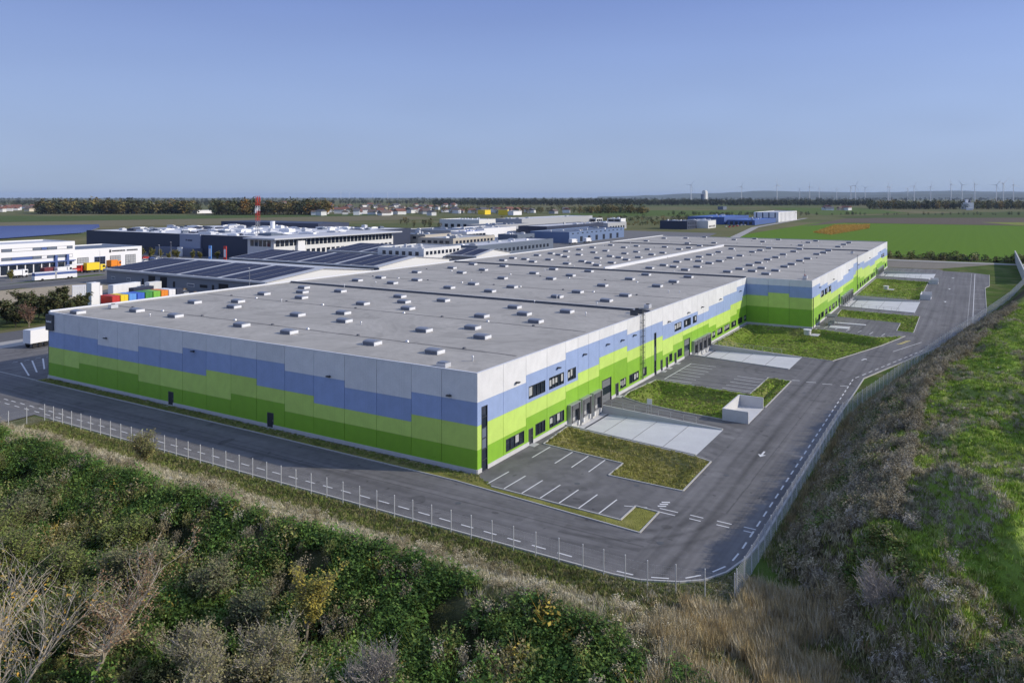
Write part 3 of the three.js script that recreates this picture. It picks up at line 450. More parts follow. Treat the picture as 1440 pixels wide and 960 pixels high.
const domeGeo = (() => { const s = new THREE.Shape(); for (let i = 0; i <= 8; i++) { const a = Math.PI * (1 - i / 8); s[i ? 'lineTo' : 'moveTo'](1.05 * Math.cos(a), 0.24 * Math.sin(a)); } const g = new THREE.ExtrudeGeometry(s, { depth: 2.2, bevelEnabled: false }); g.translate(0, 0.52, -1.1); return g; })();
for (const [x, z] of lightSpots) { const l = part('roof_light', curbGeo, M.shadedCurb, HALL, x, 11.8, z - 0.2); part('dome', domeGeo, M.dome, l); part('sun_toned_end', endGeo, M.coping, l); part('sun_toned_end', endGeoB, M.coping, l); l.scale.set(0.86, 0.9, 0.92); }  // pale ends: the sunlit look of the end faces is in their colour
{ const l = part('roof_light', bx(-0.6, 0.6, 0, 0.5, -0.7, 0.7), M.alu, HALL, 1.7, 11.8, -6.2); part('dome', bx(-0.5, 0.5, 0.5, 0.62, -0.6, 0.6), M.dome, l); }
for (let k = 0; k < 26; k++) { const x = 5 + rr() * 310, z = -90 + rr() * 86, h = 0.35 + rr() * 0.3; part('roof_vent', merge([cyl(0.1, 0.1, h, 0, 0, 0, 8), cyl(0.17, 0.13, 0.12, 0, h, 0, 8)]), M.alu, HALL, x, 11.8, z); }
for (const [x, z] of [[62, -2.4], [55.5, -2], [133, 13.4], [9.4, -89.5], [235, 12]]) { const u = part('roof_unit', bx(-0.7, 0.7, 0.1, 0.8, -0.5, 0.5), M.alu, HALL, x, 11.8, z); part('unit_fan', cyl(0.35, 0.35, 0.1, 0, 0.8, 0, 12), M.black, u); }
{ const u = part('roof_mast', merge([cyl(0.05, 0.03, 3.2, 0, 0, 0, 6), bx(-0.5, 0.5, 0, 0.25, -0.5, 0.5), bx(-0.25, 0.25, 2.2, 2.5, -0.06, 0.06)]), M.steel, HALL, 128.8, 11.8, 14); part('mast_lamp', bx(0.1, 0.3, 1.2, 1.6, -0.1, 0.1), M.red, u); }
// caged ladder on the long facade
{ const g = []; for (const x of [52.2, 52.75]) g.push(bx(x, x + 0.06, 0.6, 13.1, 0.28, 0.36)); for (let y = 0.8; y < 13; y += 0.3) g.push(bx(52.26, 52.75, y, y + 0.035, 0.3, 0.34)); for (let y = 1; y < 12; y += 2.4) g.push(bx(52.2, 52.26, y, y + 0.06, 0, 0.28), bx(52.75, 52.81, y, y + 0.06, 0, 0.28));
  const l = part('roof_ladder', merge(g), M.darkGrey, HALL), hoop = new THREE.TorusGeometry(0.42, 0.028, 5, 14, Math.PI); hoop.rotateX(Math.PI / 2);
  for (let y = 2.6; y < 13.2; y += 0.95) part('cage_hoop', hoop, M.darkGrey, l, 52.5, y, 0.32);
  part('cage_bar', merge([0.25, 0.5, 0.75].map((t) => bx(52.5 + 0.42 * Math.cos(Math.PI * t) - 0.02, 52.5 + 0.42 * Math.cos(Math.PI * t) + 0.02, 2.6, 13.1, 0.3 + 0.42 * Math.sin(Math.PI * t), 0.34 + 0.42 * Math.sin(Math.PI * t)))), M.darkGrey, l);
  part('landing_rail', merge([bx(51.3, 53.7, 12.9, 12.95, -1.6, -1.55), bx(51.3, 51.35, 12, 12.95, -1.6, -0.1), bx(53.65, 53.7, 12, 12.95, -1.6, -0.1), bx(51.3, 51.35, 12.9, 12.95, -1.6, 0), bx(53.65, 53.7, 12.9, 12.95, -1.6, 0), bx(51.3, 53.7, 12.45, 12.49, -1.6, -1.56)]), M.darkGrey, l); }
for (const [k, s, h] of [['long', 210.9, 'out']]) part('roof_ladder', merge([F.out(211.2, 211.26, 0.6, 13, 0.28, 0.36), F.out(211.8, 211.86, 0.6, 13, 0.28, 0.36), ...Array.from({ length: 38 }, (_, q) => F.out(211.26, 211.8, 0.8 + q * 0.32, 0.84 + q * 0.32, 0.3, 0.34))]), M.darkGrey, HALL);
// dark lightbox sign at the top of the short facade's far end; its pale lettering cannot be read from here
{ const s = part('lightbox_sign', F.short(-94.6, -92.3, 8.75, 11.6, 0.02, 0.35), std(RGB(0.07, 0.075, 0.085), 0.5), HALL); for (let k = 0; k < 7; k++) part('sign_letter', F.short(-94.3 + k * 0.24, -94.14 + k * 0.24, 10.2, 10.55 - (k % 3) * 0.06, 0.35, 0.38), M.pureWhite, s); }

// ---------------------------------------------------------------- things on the plot
const box4 = (w, h, d) => bx(-w / 2, w / 2, 0, h, -d / 2, d / 2);
function enclosure(x, z, w, d, h, label) {
  const e = thing('waste_enclosure', label, 'enclosure', 'concrete waste enclosures', x, 0, z);
  part('floor_slab', bx(-w / 2 + 0.2, w / 2 - 0.2, 0, 0.06, -d / 2 + 0.2, d / 2), M.plinth, e);
  part('side_wall', bx(-w / 2, -w / 2 + 0.2, 0, h, -d / 2, d / 2), M.plinth, e); part('side_wall', bx(w / 2 - 0.2, w / 2, 0, h, -d / 2, d / 2), M.plinth, e); part('rear_wall', bx(-w / 2 + 0.2, w / 2 - 0.2, 0, h, -d / 2, -d / 2 + 0.2), M.plinth, e);
}
enclosure(41.8, 20.7, 9.4, 3.8, 1.75, 'open concrete waste enclosure beside the first grass basin and access road');
enclosure(207, 37.6, 9, 3.0, 1.7, 'open concrete waste enclosure at the near end of the long far lawn');
enclosure(258, 37.9, 8, 3.0, 1.7, 'open concrete waste enclosure at the far end of the long far lawn');
function vent(x, z, label) { const v = thing('shaft_cover', label, 'shaft', 'shaft covers in the lawns', x, -0.1, z); part('shaft_ring', cyl(0.85, 0.85, 1.1, 0, 0, 0, 18), M.plinth, v); part('shaft_lid', cyl(0.95, 0.95, 0.14, 0, 1.1, 0, 18), M.pureWhite, v); part('apron', bx(-1.6, 1.6, 0.02, 0.12, 0.9, 2.6), M.concrete, v); }
vent(118.5, 16.5, 'round white shaft cover in the lawn below the stepped-out wall'); vent(228, 24, 'round white shaft cover in the long far lawn'); 
{ const c = thing('bicycle_shelter', 'dark flat-roofed shelter beside the protruding wall corner', 'shelter', null, 136.4, 0, 19.2); part('roof', bx(-2.6, 2.6, 2.25, 2.4, -1.3, 1.3), M.darkGrey, c); for (const [x, z] of [[-2.4, -1.1], [2.4, -1.1], [-2.4, 1.1], [2.4, 1.1]]) part('post', bx(x - 0.05, x + 0.05, 0, 2.25, z - 0.05, z + 0.05), M.steel, c); part('rack', merge(Array.from({ length: 6 }, (_, k) => bx(-2 + k * 0.75, -1.95 + k * 0.75, 0, 0.8, -0.5, 0.5))), M.steel, c); }
struct('paved_slab', bx(131, 134.5, 0.004, 0.09, 19.4, 24), M.plinth); struct('paved_slab', bx(139, 140.6, 0.004, 0.10, 18.2, 27), M.plinth);
{ const s = thing('info_board', 'small board on two posts above the first ramp wall', 'board', null, 34.6, 0, 8.4); part('board', bx(-0.03, 0.03, 1.5, 2.3, -0.4, 0.4), M.plinth, s); part('post', cyl(0.05, 0.05, 2.3, 0.06, 0, -0.25, 6), M.steel, s); part('post', cyl(0.05, 0.05, 2.3, 0.06, 0, 0.25, 6), M.steel, s); }
function lampPost(x, z, h, label, group) { const l = thing('lamp_post', label, 'lamp post', group, x, 0, z); part('pole', cyl(0.09, 0.055, h, 0, 0, 0, 8), M.steel, l); part('lamp_head', bx(-0.55, 0.12, h, h + 0.1, -0.14, 0.14), M.alu, l); return l; }

// fences
const vWire = []; for (let k = 0; k < 17; k++) vWire.push(bx(-1.19 + k * 0.149, -1.187 + k * 0.149, 0.1, 2.1, -0.0015, 0.0015)); for (const y of [0.12, 0.75, 1.4, 2.08]) vWire.push(bx(-1.2, 1.2, y, y + 0.004, -0.002, 0.002));
const thinPanel = merge(vWire), postGeo = merge([cyl(0.05, 0.05, 2.45, 0, -0.1, 0, 8), cyl(0.058, 0.04, 0.04, 0, 2.35, 0, 8)]);
const dWire = []; for (let k = 0; k <= 20; k++) dWire.push(bx(-1.25 + k * 0.1247, -1.2445 + k * 0.1247, 0.05, 2.4, -0.0025, 0.0025)); for (let k = 0; k <= 11; k++) dWire.push(bx(-1.25, 1.25, 0.08 + k * 0.205, 0.087 + k * 0.205, -0.008, 0.008));
const meshPanel = merge(dWire), squarePost = bx(-0.04, 0.04, -0.2, 2.5, -0.04, 0.04);
const galv = std(RGB(0.60, 0.61, 0.61), 0.5, { metalness: 0.2 });
function fence(label, path, pitch, panelGeo, pGeo, ground) {
  const f = thing('wire_fence', label, 'fence'); let first = true;
  for (let i = 0; i < path.length - 1; i++) {
    const [ax, az] = path[i], [bx_, bz] = path[i + 1], L = Math.hypot(bx_ - ax, bz - az), n = Math.max(1, Math.round(L / pitch)), a = Math.atan2(-(bz - az), bx_ - ax);
    for (let k = first ? 0 : 1; k <= n; k++) { const x = lerp(ax, bx_, k / n), z = lerp(az, bz, k / n); part('post', pGeo, galv, f, x, ground(x, z), z); }
    first = false;
    for (let k = 0; k < n; k++) { const x = lerp(ax, bx_, (k + 0.5) / n), z = lerp(az, bz, (k + 0.5) / n), p = part('mesh_panel', panelGeo, galv, f, x, ground(x, z), z); p.rotation.y = a; p.scale.x = L / n / pitch; }
  }
}
const low = () => -0.03;
fence('thin chain-link fence on round posts along the road beside the short facade', [[-60, -70.2], [-17, -67.6], [-14.7, -67.2], [-14.7, 21], [-14.6, 27], [-13, 33.9]], 2.4, thinPanel, postGeo, low);
fence('dense grey welded-mesh fence along the foot of the grassy berm', [[-12.4, 33.9], [47, 34], [94, 41.3], [128, 46.4], [173, 53.9], [220, 61.1], [271, 67.2]], 2.5, meshPanel, squarePost, low);
{ const w = thing('retaining_wall', 'tall concrete retaining wall beyond the end of the mesh fence', 'wall'); const L = [[272, 67.6], [330, 68.5], [400, 69.6]]; for (let i = 0; i < 2; i++) { const [a, b] = [L[i], L[i + 1]], d = Math.hypot(b[0] - a[0], b[1] - a[1]), m = part('wall_section', box4(d - 0.02, 5.2, 0.5), M.concrete, w, (a[0] + b[0]) / 2, -0.1, (a[1] + b[1]) / 2); m.rotation.y = Math.atan2(-(b[1] - a[1]), b[0] - a[0]); } }

// ---------------------------------------------------------------- vegetation
const leafMat = new THREE.MeshPhysicalMaterial({ vertexColors: true, roughness: 0.75, specularIntensity: 0.35 });
const barkMat = matte({ vertexColors: true });
class Soup {
  constructor() { this.p = []; this.c = []; }
  tri(a, b, c, col) { this.p.push(...a, ...b, ...c); this.c.push(...col, ...col, ...col); }
  quad(a, b, c, d, col) { this.tri(a, b, c, col); this.tri(a, c, d, col); }
  leaf(x, y, z, s, r, col, flatness = 1) {
    const a = r() * 6.283, e = (r() - 0.5) * 2.2 * flatness, ca = Math.cos(a) * s, sa = Math.sin(a) * s, b = a + 1.57 + (r() - 0.5), cb = Math.cos(b) * s * 0.55, sb = Math.sin(b) * s * 0.55, u = Math.sin(e) * s * 0.7, w = (r() - 0.5) * s * 0.9;
    this.quad([x - ca, y - u, z - sa], [x + cb, y + w, z + sb], [x + ca, y + u, z + sa], [x - cb, y - w, z - sb], col);
  }
  tube(a, b, r0, r1, col, n = 4) {
    const A = new THREE.Vector3(...a), D = new THREE.Vector3(...b).sub(A), L = D.length(); D.normalize();
    const U = Math.abs(D.y) < 0.9 ? new THREE.Vector3(0, 1, 0).cross(D).normalize() : new THREE.Vector3(1, 0, 0).cross(D).normalize(), V = D.clone().cross(U), ring = (o, r) => Array.from({ length: n }, (_, k) => { const t = k / n * 6.283; return [o[0] + (U.x * Math.cos(t) + V.x * Math.sin(t)) * r, o[1] + (U.y * Math.cos(t) + V.y * Math.sin(t)) * r, o[2] + (U.z * Math.cos(t) + V.z * Math.sin(t)) * r]; });
    const p = ring(a, r0), q = ring(b, r1); for (let k = 0; k < n; k++) { const m = (k + 1) % n; this.quad(p[k], p[m], q[m], q[k], col); }
  }
  geo() { const g = new THREE.BufferGeometry(); g.setAttribute('position', new THREE.Float32BufferAttribute(this.p, 3)); g.setAttribute('color', new THREE.Float32BufferAttribute(this.c, 3)); g.computeVertexNormals(); return g; }
}
const shadeOf = (c, r, amt = 0.35) => { const k = 1 + (r() - 0.5) * 2 * amt; return [c[0] * k, c[1] * k, c[2] * k]; };
function tuftGeo(seed, n, h, spread, w, lean = 0.35) {
  const r = rng(seed), s = new Soup();
  for (let i = 0; i < n; i++) {
    const a = r() * 6.283, d = r() * spread, x = Math.cos(a) * d, z = Math.sin(a) * d, H = h * (0.55 + 0.6 * r()), lx = (r() - 0.5) * 2 * lean * H, lz = (r() - 0.5) * 2 * lean * H, b = r() * 6.283, wx = Math.cos(b) * w, wz = Math.sin(b) * w, col = shadeOf([1, 1, 1], r, 0.3);
    s.quad([x - wx, 0, z - wz], [x + wx, 0, z + wz], [x + wx * 0.8 + lx * 0.4, H * 0.6, z + wz * 0.8 + lz * 0.4], [x - wx * 0.8 + lx * 0.4, H * 0.6, z - wz * 0.8 + lz * 0.4], col);
    s.tri([x - wx * 0.8 + lx * 0.4, H * 0.6, z - wz * 0.8 + lz * 0.4], [x + wx * 0.8 + lx * 0.4, H * 0.6, z + wz * 0.8 + lz * 0.4], [x + lx, H, z + lz], col);
  } return s.geo();
}
function weedGeo(seed, n, h) {                                        // dead branching stalks
  const r = rng(seed), s = new Soup();
  for (let i = 0; i < n; i++) {
    const a = r() * 6.283, d = r() * 0.4, x = Math.cos(a) * d, z = Math.sin(a) * d, H = h * (0.5 + 0.6 * r()), tx = x + (r() - 0.5) * 0.5 * H, tz = z + (r() - 0.5) * 0.5 * H, col = shadeOf([1, 1, 1], r, 0.35);
    s.tri([x - 0.016, 0, z], [x + 0.016, 0, z + 0.01], [tx, H, tz], col); s.tri([x, 0, z - 0.016], [x, 0, z + 0.016], [tx, H, tz], col);
    for (let k = 0; k < 5; k++) { const t = 0.4 + 0.55 * r(), px = lerp(x, tx, t), pz = lerp(z, tz, t), py = H * t, l = H * (0.18 + 0.2 * r()), b = r() * 6.283, qx = px + Math.cos(b) * l * 0.7, qz = pz + Math.sin(b) * l * 0.7, qy = py + l * 0.75; s.tri([px - 0.012, py, pz], [px + 0.012, py, pz], [qx, qy, qz], col); for (let m = 0; m < 3; m++) s.leaf(qx + (r() - 0.5) * 0.12, qy + (r() - 0.5) * 0.12, qz + (r() - 0.5) * 0.12, 0.045, r, col); }
  } return s.geo();
}
function bushGeo(seed, n, rad, hh, leaf) {
  const r = rng(seed), s = new Soup();
  for (let i = 0; i < n; i++) { const a = r() * 6.283, e = Math.acos(1 - r()), q = 0.55 + 0.5 * r(), bump = 1 + 0.3 * Math.sin(a * 3 + seed); s.leaf(Math.cos(a) * Math.sin(e) * rad * q * bump, Math.cos(e) * hh * q * bump + 0.05, Math.sin(a) * Math.sin(e) * rad * q * bump, leaf * (0.6 + 0.7 * r()), r, shadeOf([1, 1, 1], r, 0.4)); }
  for (let i = 0; i < 9; i++) { const a = r() * 6.283, l = rad * (0.9 + 0.5 * r()), y = hh * (0.7 + 0.7 * r()); s.tri([0, 0, 0.012], [0.02, 0, -0.012], [Math.cos(a) * l, y, Math.sin(a) * l], [1.6, 1.35, 1.1]); }
  return s.geo();
}
function scatter(name, geo, count, seed, place, size, color, label) {
  const r = rng(seed), m = new THREE.Matrix4(), q = new THREE.Quaternion(), e = new THREE.Euler(), P = [], C = [];
  let tries = 0; while (P.length < count && tries++ < count * 6) { const s = place(r); if (!s) continue; P.push(s); C.push(color(s[0], s[2], r)); }
  const im = new THREE.InstancedMesh(geo, leafMat, P.length), c = new THREE.Color(), v = new THREE.Vector3(), sc = new THREE.Vector3();
  P.forEach((p, i) => { const k = lerp(size[0], size[1], r()); e.set((r() - 0.5) * 0.25, r() * 6.283, (r() - 0.5) * 0.25); m.compose(v.set(p[0], p[1], p[2]), q.setFromEuler(e), sc.set(k, k * (0.8 + 0.4 * r()), k)); im.setMatrixAt(i, m); im.setColorAt(i, c.setRGB(...C[i])); });
  im.name = numbered(name); im.castShadow = im.receiveShadow = true; im.userData = { kind: 'stuff', label }; scene.add(im); return im;
}
const onTerrain = (x, z) => [x, terrain(x, z) - 0.03, z];
const vary = (pal, amt = 0.3) => (x, z, r) => { const a = pal[Math.floor(r() * pal.length)]; return shadeOf(a, r, amt); };
const STRAW = [[0.54, 0.49, 0.36], [0.48, 0.43, 0.30], [0.42, 0.39, 0.27], [0.34, 0.33, 0.18]], GREENS = [[0.15, 0.20, 0.05], [0.18, 0.23, 0.055], [0.22, 0.24, 0.075], [0.26, 0.24, 0.11]], GREY = [[0.38, 0.33, 0.21], [0.30, 0.255, 0.16], [0.24, 0.205, 0.12], [0.44, 0.39, 0.27]], BRAMBLE = [[0.070, 0.14, 0.026], [0.095, 0.175, 0.034], [0.055, 0.105, 0.022], [0.13, 0.20, 0.045]], GOLD = [[0.44, 0.34, 0.17], [0.38, 0.31, 0.17], [0.36, 0.32, 0.20], [0.50, 0.41, 0.23]], OLIVE = [[0.20, 0.21, 0.06], [0.25, 0.24, 0.085], [0.15, 0.17, 0.05], [0.29, 0.25, 0.12]], FRESH = [[0.31, 0.44, 0.06], [0.36, 0.47, 0.085], [0.24, 0.36, 0.05], [0.42, 0.47, 0.14]];
const toeOf = (x) => x > -4 ? fenceZ(x) + 1.6 : 35.6 + (-4 - x) * 0.60;
const patchy = (x, z, r) => { const n = fbm(x * 0.13, z * 0.13, 3, 6.6) + 0.3 * (r() - 0.5); const ol = x < -33 && z < 4 ? 0.12 : 0.27; const pal = r() < 0.012 ? [[0.40, 0.31, 0.06]] : n > 0.5 ? GREY : n > ol ? OLIVE : BRAMBLE; return shadeOf(pal[Math.floor(r() * pal.length)], r, 0.35); };
scatter('bramble_thicket', bushGeo(3, 110, 0.62, 0.95, 0.10), 4600, 21, (r) => { const x = -26.8 - 12 * r(), z = -66 + 102 * r(); return n2(x * 0.2, z * 0.2, 3.3) < -0.22 ? null : onTerrain(x, z); }, [0.45, 1.7], patchy, 'dark green brambles covering the near slope of the embankment');
scatter('bramble_thicket', bushGeo(17, 120, 0.6, 1.2, 0.075), 1700, 35, (r) => { const x = -27.5 - 22 * r(), z = -64 + 100 * r(); return n2(x * 0.16, z * 0.16, 1.3) > 0.05 ? onTerrain(x, z) : null; }, [0.6, 1.9], patchy, 'taller leafy shrubs standing among the brambles');
scatter('bramble_thicket', bushGeo(4, 90, 0.8, 0.8, 0.11), 2000, 22, (r) => onTerrain(-38 - 26 * r(), -60 + 96 * r()), [0.5, 1.3], vary([...OLIVE, ...BRAMBLE], 0.35), 'olive undergrowth between the trees below the embankment');
scatter('dead_weeds', weedGeo(18, 10, 1.1), 700, 36, (r) => { const x = -28 - 18 * r(), z = -62 + 98 * r(); return n2(x * 0.14, z * 0.14, 9) > -0.05 ? onTerrain(x, z) : null; }, [0.8, 1.7], vary([...GREY, ...OLIVE], 0.3), 'dry stalks rising from the brambles');
scatter('dry_grass', tuftGeo(5, 16, 0.42, 0.35, 0.022, 0.55), 7000, 23, (r) => { const x = -18.3 - 8.6 * r() ** 0.9, z = -66 + 100 * r(); return onTerrain(x, z); }, [0.35, 1.1], (x, z, r) => shadeOf((fbm(x * 0.2, z * 0.2, 2, 5) + 0.35 * r() > 0.2 ? STRAW : [...STRAW, ...GREENS])[Math.floor(r() * 4)], r, 0.3), 'dry straw-coloured grass on the embankment crest');
scatter('weeds', tuftGeo(6, 16, 0.35, 0.35, 0.025, 0.5), 7000, 24, (r) => onTerrain(-14.6 - 3.8 * r() ** 1.3, -66 + 96 * r()), [0.5, 1.2], vary([...GREENS, [0.22, 0.20, 0.10]], 0.35), 'low green weeds along the chain-link fence');
scatter('dead_weeds', weedGeo(7, 9, 0.9), 500, 25, (r) => { const x = -20 - 8 * r(), z = -64 + 98 * r(); return n2(x * 0.2, z * 0.1, 6) > 0.05 ? onTerrain(x, z) : null; }, [0.6, 1.3], vary(GREY, 0.3), 'grey dead weeds on the embankment');
scatter('crest_grass', tuftGeo(8, 20, 0.7, 0.4, 0.02, 0.5), 2600, 26, (r) => onTerrain(-25.6 - 2.4 * r(), -64 + 100 * r()), [0.6, 1.2], vary([...GREENS, ...STRAW], 0.3), 'pale tall grass along the crest of the embankment');
scatter('reeds', tuftGeo(9, 22, 1.3, 0.4, 0.018, 0.28), 5200, 27, (r) => { const x = -44 + 34 * r(), z = 30.5 + 12 * r(); return z > toeOf(x) + 2 || (x > -15.5 && z < 34.4) || n2(x * 0.18, z * 0.18, 2) < -0.25 ? null : onTerrain(x, z); }, [0.55, 1.25], vary([...GOLD, ...STRAW.slice(0, 2)], 0.3), 'golden reeds in the hollow beside the fence corner');
scatter('weeds', tuftGeo(6, 16, 0.35, 0.35, 0.025, 0.5), 3000, 28, (r) => { const x = -16 + 8 * r(), z = 23 + 11.5 * r(); return inside(roadPoly, x, z) || inside(roadPoly, x + 0.5, z) || inside(roadPoly, x, z - 0.5) ? null : onTerrain(x, z); }, [0.4, 1], vary([...GREENS, ...STRAW], 0.3), 'short grass at the rounded road corner');
scatter('reeds', tuftGeo(10, 22, 1.2, 0.4, 0.02, 0.28), 3600, 29, (r) => { const x = 2 + 150 * r() ** 1.1, z = toeOf(x) - 1.2 + 3.4 * r(); return onTerrain(x, z); }, [0.5, 1.1], vary([...GOLD, [0.26, 0.22, 0.12], [0.20, 0.18, 0.09]], 0.3), 'brown reeds along the foot of the berm');
scatter('dead_weeds', weedGeo(11, 12, 1.0), 4800, 30, (r) => { const x = -32 + 175 * r() ** 1.35, z = toeOf(x) + 9.6 * (1 - r() ** 1.5); return (x < -7 && z > toeOf(x) + 2.5 && r() < 0.86) || n2(x * 0.22, z * 0.22, 5) < -0.2 ? null : onTerrain(x, z); }, [0.45, 1.4], vary([...GREY, [0.36, 0.33, 0.27]], 0.35), 'grey dead weeds on the bank of the berm');
scatter('shrubs', bushGeo(12, 80, 0.7, 0.8, 0.11), 2400, 31, (r) => { const x = -30 + 110 * r() ** 1.2, z = toeOf(x) + 0.3 + 7 * r(); return (x < -9 && z > toeOf(x) + 3 && r() < 0.7) ? null : n2(x * 0.16, z * 0.16, 8) > 0.02 ? onTerrain(x, z) : null; }, [0.5, 1.2], vary([...BRAMBLE, ...OLIVE], 0.35), 'dark low shrubs on the bank of the berm');
scatter('bank_grass', tuftGeo(19, 20, 0.55, 0.5, 0.025, 0.5), 9000, 37, (r) => { const x = -50 + 190 * r() ** 1.4, z = toeOf(x) - 1.4 + 7.5 * r(); return inside(roadPoly, x, z) || z < 33.9 ? null : onTerrain(x, z); }, [0.5, 1.4], vary([...GREENS, ...STRAW, [0.16, 0.17, 0.07]], 0.3), 'rough grass between the fence and the berm bank');
scatter('hollow_grass', tuftGeo(20, 20, 0.5, 0.5, 0.025, 0.5), 6000, 38, (r) => { const x = -62 + 50 * r(), z = 27 + 26 * r(); return x > -15.5 && z < 34.2 ? null : onTerrain(x, z); }, [0.5, 1.4], vary([...GREENS, ...STRAW, ...GOLD], 0.3), 'rough mixed grass in the hollow below the fence corner');
scatter('berm_grass', tuftGeo(13, 18, 0.34, 0.4, 0.028, 0.6), 72000, 32, (r) => { const x = -38 + 190 * r() ** 1.5, z = toeOf(x) + 7.2 - 4.8 * smooth(-2, -12, x) + 46 * r() ** 1.35; return onTerrain(x, z); }, [0.45, 1.35], (x, z, r) => { const n = fbm(x * 0.13, z * 0.13, 3, 8.8) + 0.25 * (r() - 0.5); return shadeOf((n > 0.13 ? [...STRAW, ...GREENS] : n > -0.02 ? [...FRESH, ...GREENS] : FRESH)[Math.floor(r() * 4)], r, 0.3); }, 'lush green grass on the top of the berm');
scatter('dead_weeds', weedGeo(14, 9, 0.7), 1700, 33, (r) => { const x = -36 + 150 * r() ** 1.4, z = toeOf(x) + 8 + 30 * r() ** 1.5; return fbm(x * 0.13, z * 0.13, 3, 8.8) > 0.10 - 0.12 * r() ? onTerrain(x, z) : null; }, [0.5, 1.2], vary(GREY, 0.3), 'grey weed patches in the grass on the berm');
for (const [i, l] of lawns.entries()) if (i) { const xs = l.p.map((q) => q[0]), zs = l.p.map((q) => q[1]), a = Math.min(...xs), b = Math.max(...xs), c = Math.min(...zs), d = Math.max(...zs); scatter('lawn_grass', tuftGeo(15, 16, 0.22, 0.35, 0.03, 0.6), [0, 2600, 4200, 4500, 2000, 2400][i], 40 + i, (r) => { const x = lerp(a, b, r()), z = lerp(c, d, r()); return inside(l.p, x, z) && edgeDist(l.p, x, z) > 0.25 ? [x, lawnHeight(l, x, z) - 0.02, z] : null; }, [0.5, 1.3], vary(i === 1 ? [[0.32, 0.31, 0.09], [0.27, 0.27, 0.075], [0.36, 0.33, 0.14]] : [...FRESH, ...GREENS], 0.3), ['', 'yellowish grass beside the first parking bays', 'green grass in the basin beyond the first ramp', 'green grass in the basin below the stepped-out wall', 'green grass around the second parking bays', 'green grass of the long far lawn'][i]); }
scatter('lawn_grass', tuftGeo(15, 16, 0.25, 0.35, 0.03, 0.6), 2600, 50, (r) => { const z = -93 + 112 * r(), x = -2.3 + 1.9 * r(); return inside(lawns[0].p, x, z) ? [x, -0.02, z] : null; }, [0.5, 1.1], vary(GREENS, 0.3), 'grass strip at the foot of the short facade');

// trees: tapered limbs, many small leaves
const treeR = { n: 0 };
function treeParts(o) {
  const r = rng(o.seed), wood = new Soup(), leaf = new Soup(), tips = [];
  const grow = (p, d, len, rad, lv) => {
    let q = p.slice(), dir = d.clone(); const segs = lv === 0 ? 4 : 3;
    for (let k = 0; k < segs; k++) {
      const bend = lv === 0 ? 0.10 : 0.28; dir.add(new THREE.Vector3((r() - 0.5) * bend * 2, (r() - 0.35) * bend, (r() - 0.5) * bend * 2)).normalize();
      const e = [q[0] + dir.x * len / segs, q[1] + dir.y * len / segs, q[2] + dir.z * len / segs], r0 = rad * (1 - 0.65 * k / segs), r1 = rad * (1 - 0.65 * (k + 1) / segs);
      wood.tube(q, e, Math.max(r0, o.minR), Math.max(r1, o.minR * 0.6), shadeOf(o.bark, r, 0.2), lv < 2 ? 5 : 3);
      if (lv < o.levels && (k > 0 || lv > 0)) { const kids = lv === 0 ? o.kids : lv === 1 || !o.sparse ? o.kids - 1 : r() < o.sparse ? 1 : 0; for (let c = 0; c < kids; c++) { const a = r() * 6.283, t = o.open * (0.6 + 0.6 * r()), nd = dir.clone().multiplyScalar(Math.cos(t)).add(new THREE.Vector3(Math.cos(a), 0.25, Math.sin(a)).multiplyScalar(Math.sin(t))).normalize(); const m = r(); grow([lerp(q[0], e[0], m), lerp(q[1], e[1], m), lerp(q[2], e[2], m)], nd, len * o.shrink * (0.7 + 0.5 * r()), r1 * 0.62, lv + 1); } }
      q = e; if (lv >= o.levels - 1) tips.push(q);
    }
  };
  for (let s = 0; s < (o.stems || 1); s++) { const a = r() * 6.283, t = s ? 0.35 + 0.3 * r() : 0; grow([s ? Math.cos(a) * 0.25 : 0, -0.2, s ? Math.sin(a) * 0.25 : 0], new THREE.Vector3((o.lean?.[0] || 0) + Math.cos(a) * t, 1, (o.lean?.[1] || 0) + Math.sin(a) * t).normalize(), o.h * o.trunk, o.rad / (s ? 1.5 : 1), 0); }
  if (o.leaves) for (let i = 0; i < o.leaves; i++) { const p = tips[Math.floor(r() * tips.length)], g = o.puff; leaf.leaf(p[0] + (r() + r() - 1) * g, p[1] + (r() + r() - 1) * g, p[2] + (r() + r() - 1) * g, o.size * (0.6 + 0.8 * r()), r, shadeOf(o.cols[Math.floor(r() * o.cols.length)], r, 0.35)); }
  return [wood.geo(), o.leaves ? leaf.geo() : null];
}
function tree(name, label, group, x, z, o, y = terrain(x, z)) {
  const t = thing(name, label, 'tree', group, x, y, z), [w, l] = treeParts(o);
  part('trunk', w, barkMat, t); if (l) part('crown', l, leafMat, t); return t;
}
const BARK = [0.28, 0.235, 0.175], PALEBARK = [0.50, 0.44, 0.35], DARKBARK = [0.14, 0.115, 0.09];
const base = { levels: 3, kids: 3, open: 0.75, shrink: 0.62, trunk: 0.55, rad: 0.14, minR: 0.012, bark: BARK, size: 0.11, puff: 0.5, leaves: 6000, cols: OLIVE };
tree('bare_tree', 'leaning pale bare-limbed tree with reddish-brown twigs below the embankment', null, -46.0, -1.2, { ...base, seed: 71, h: 12, levels: 4, kids: 3, sparse: 0.42, open: 0.85, shrink: 0.66, lean: [0.42, 0.22], trunk: 0.46, rad: 0.24, bark: PALEBARK, leaves: 5200, cols: [[0.28, 0.16, 0.09], [0.24, 0.17, 0.09], [0.30, 0.23, 0.12]], size: 0.07, minR: 0.02 });
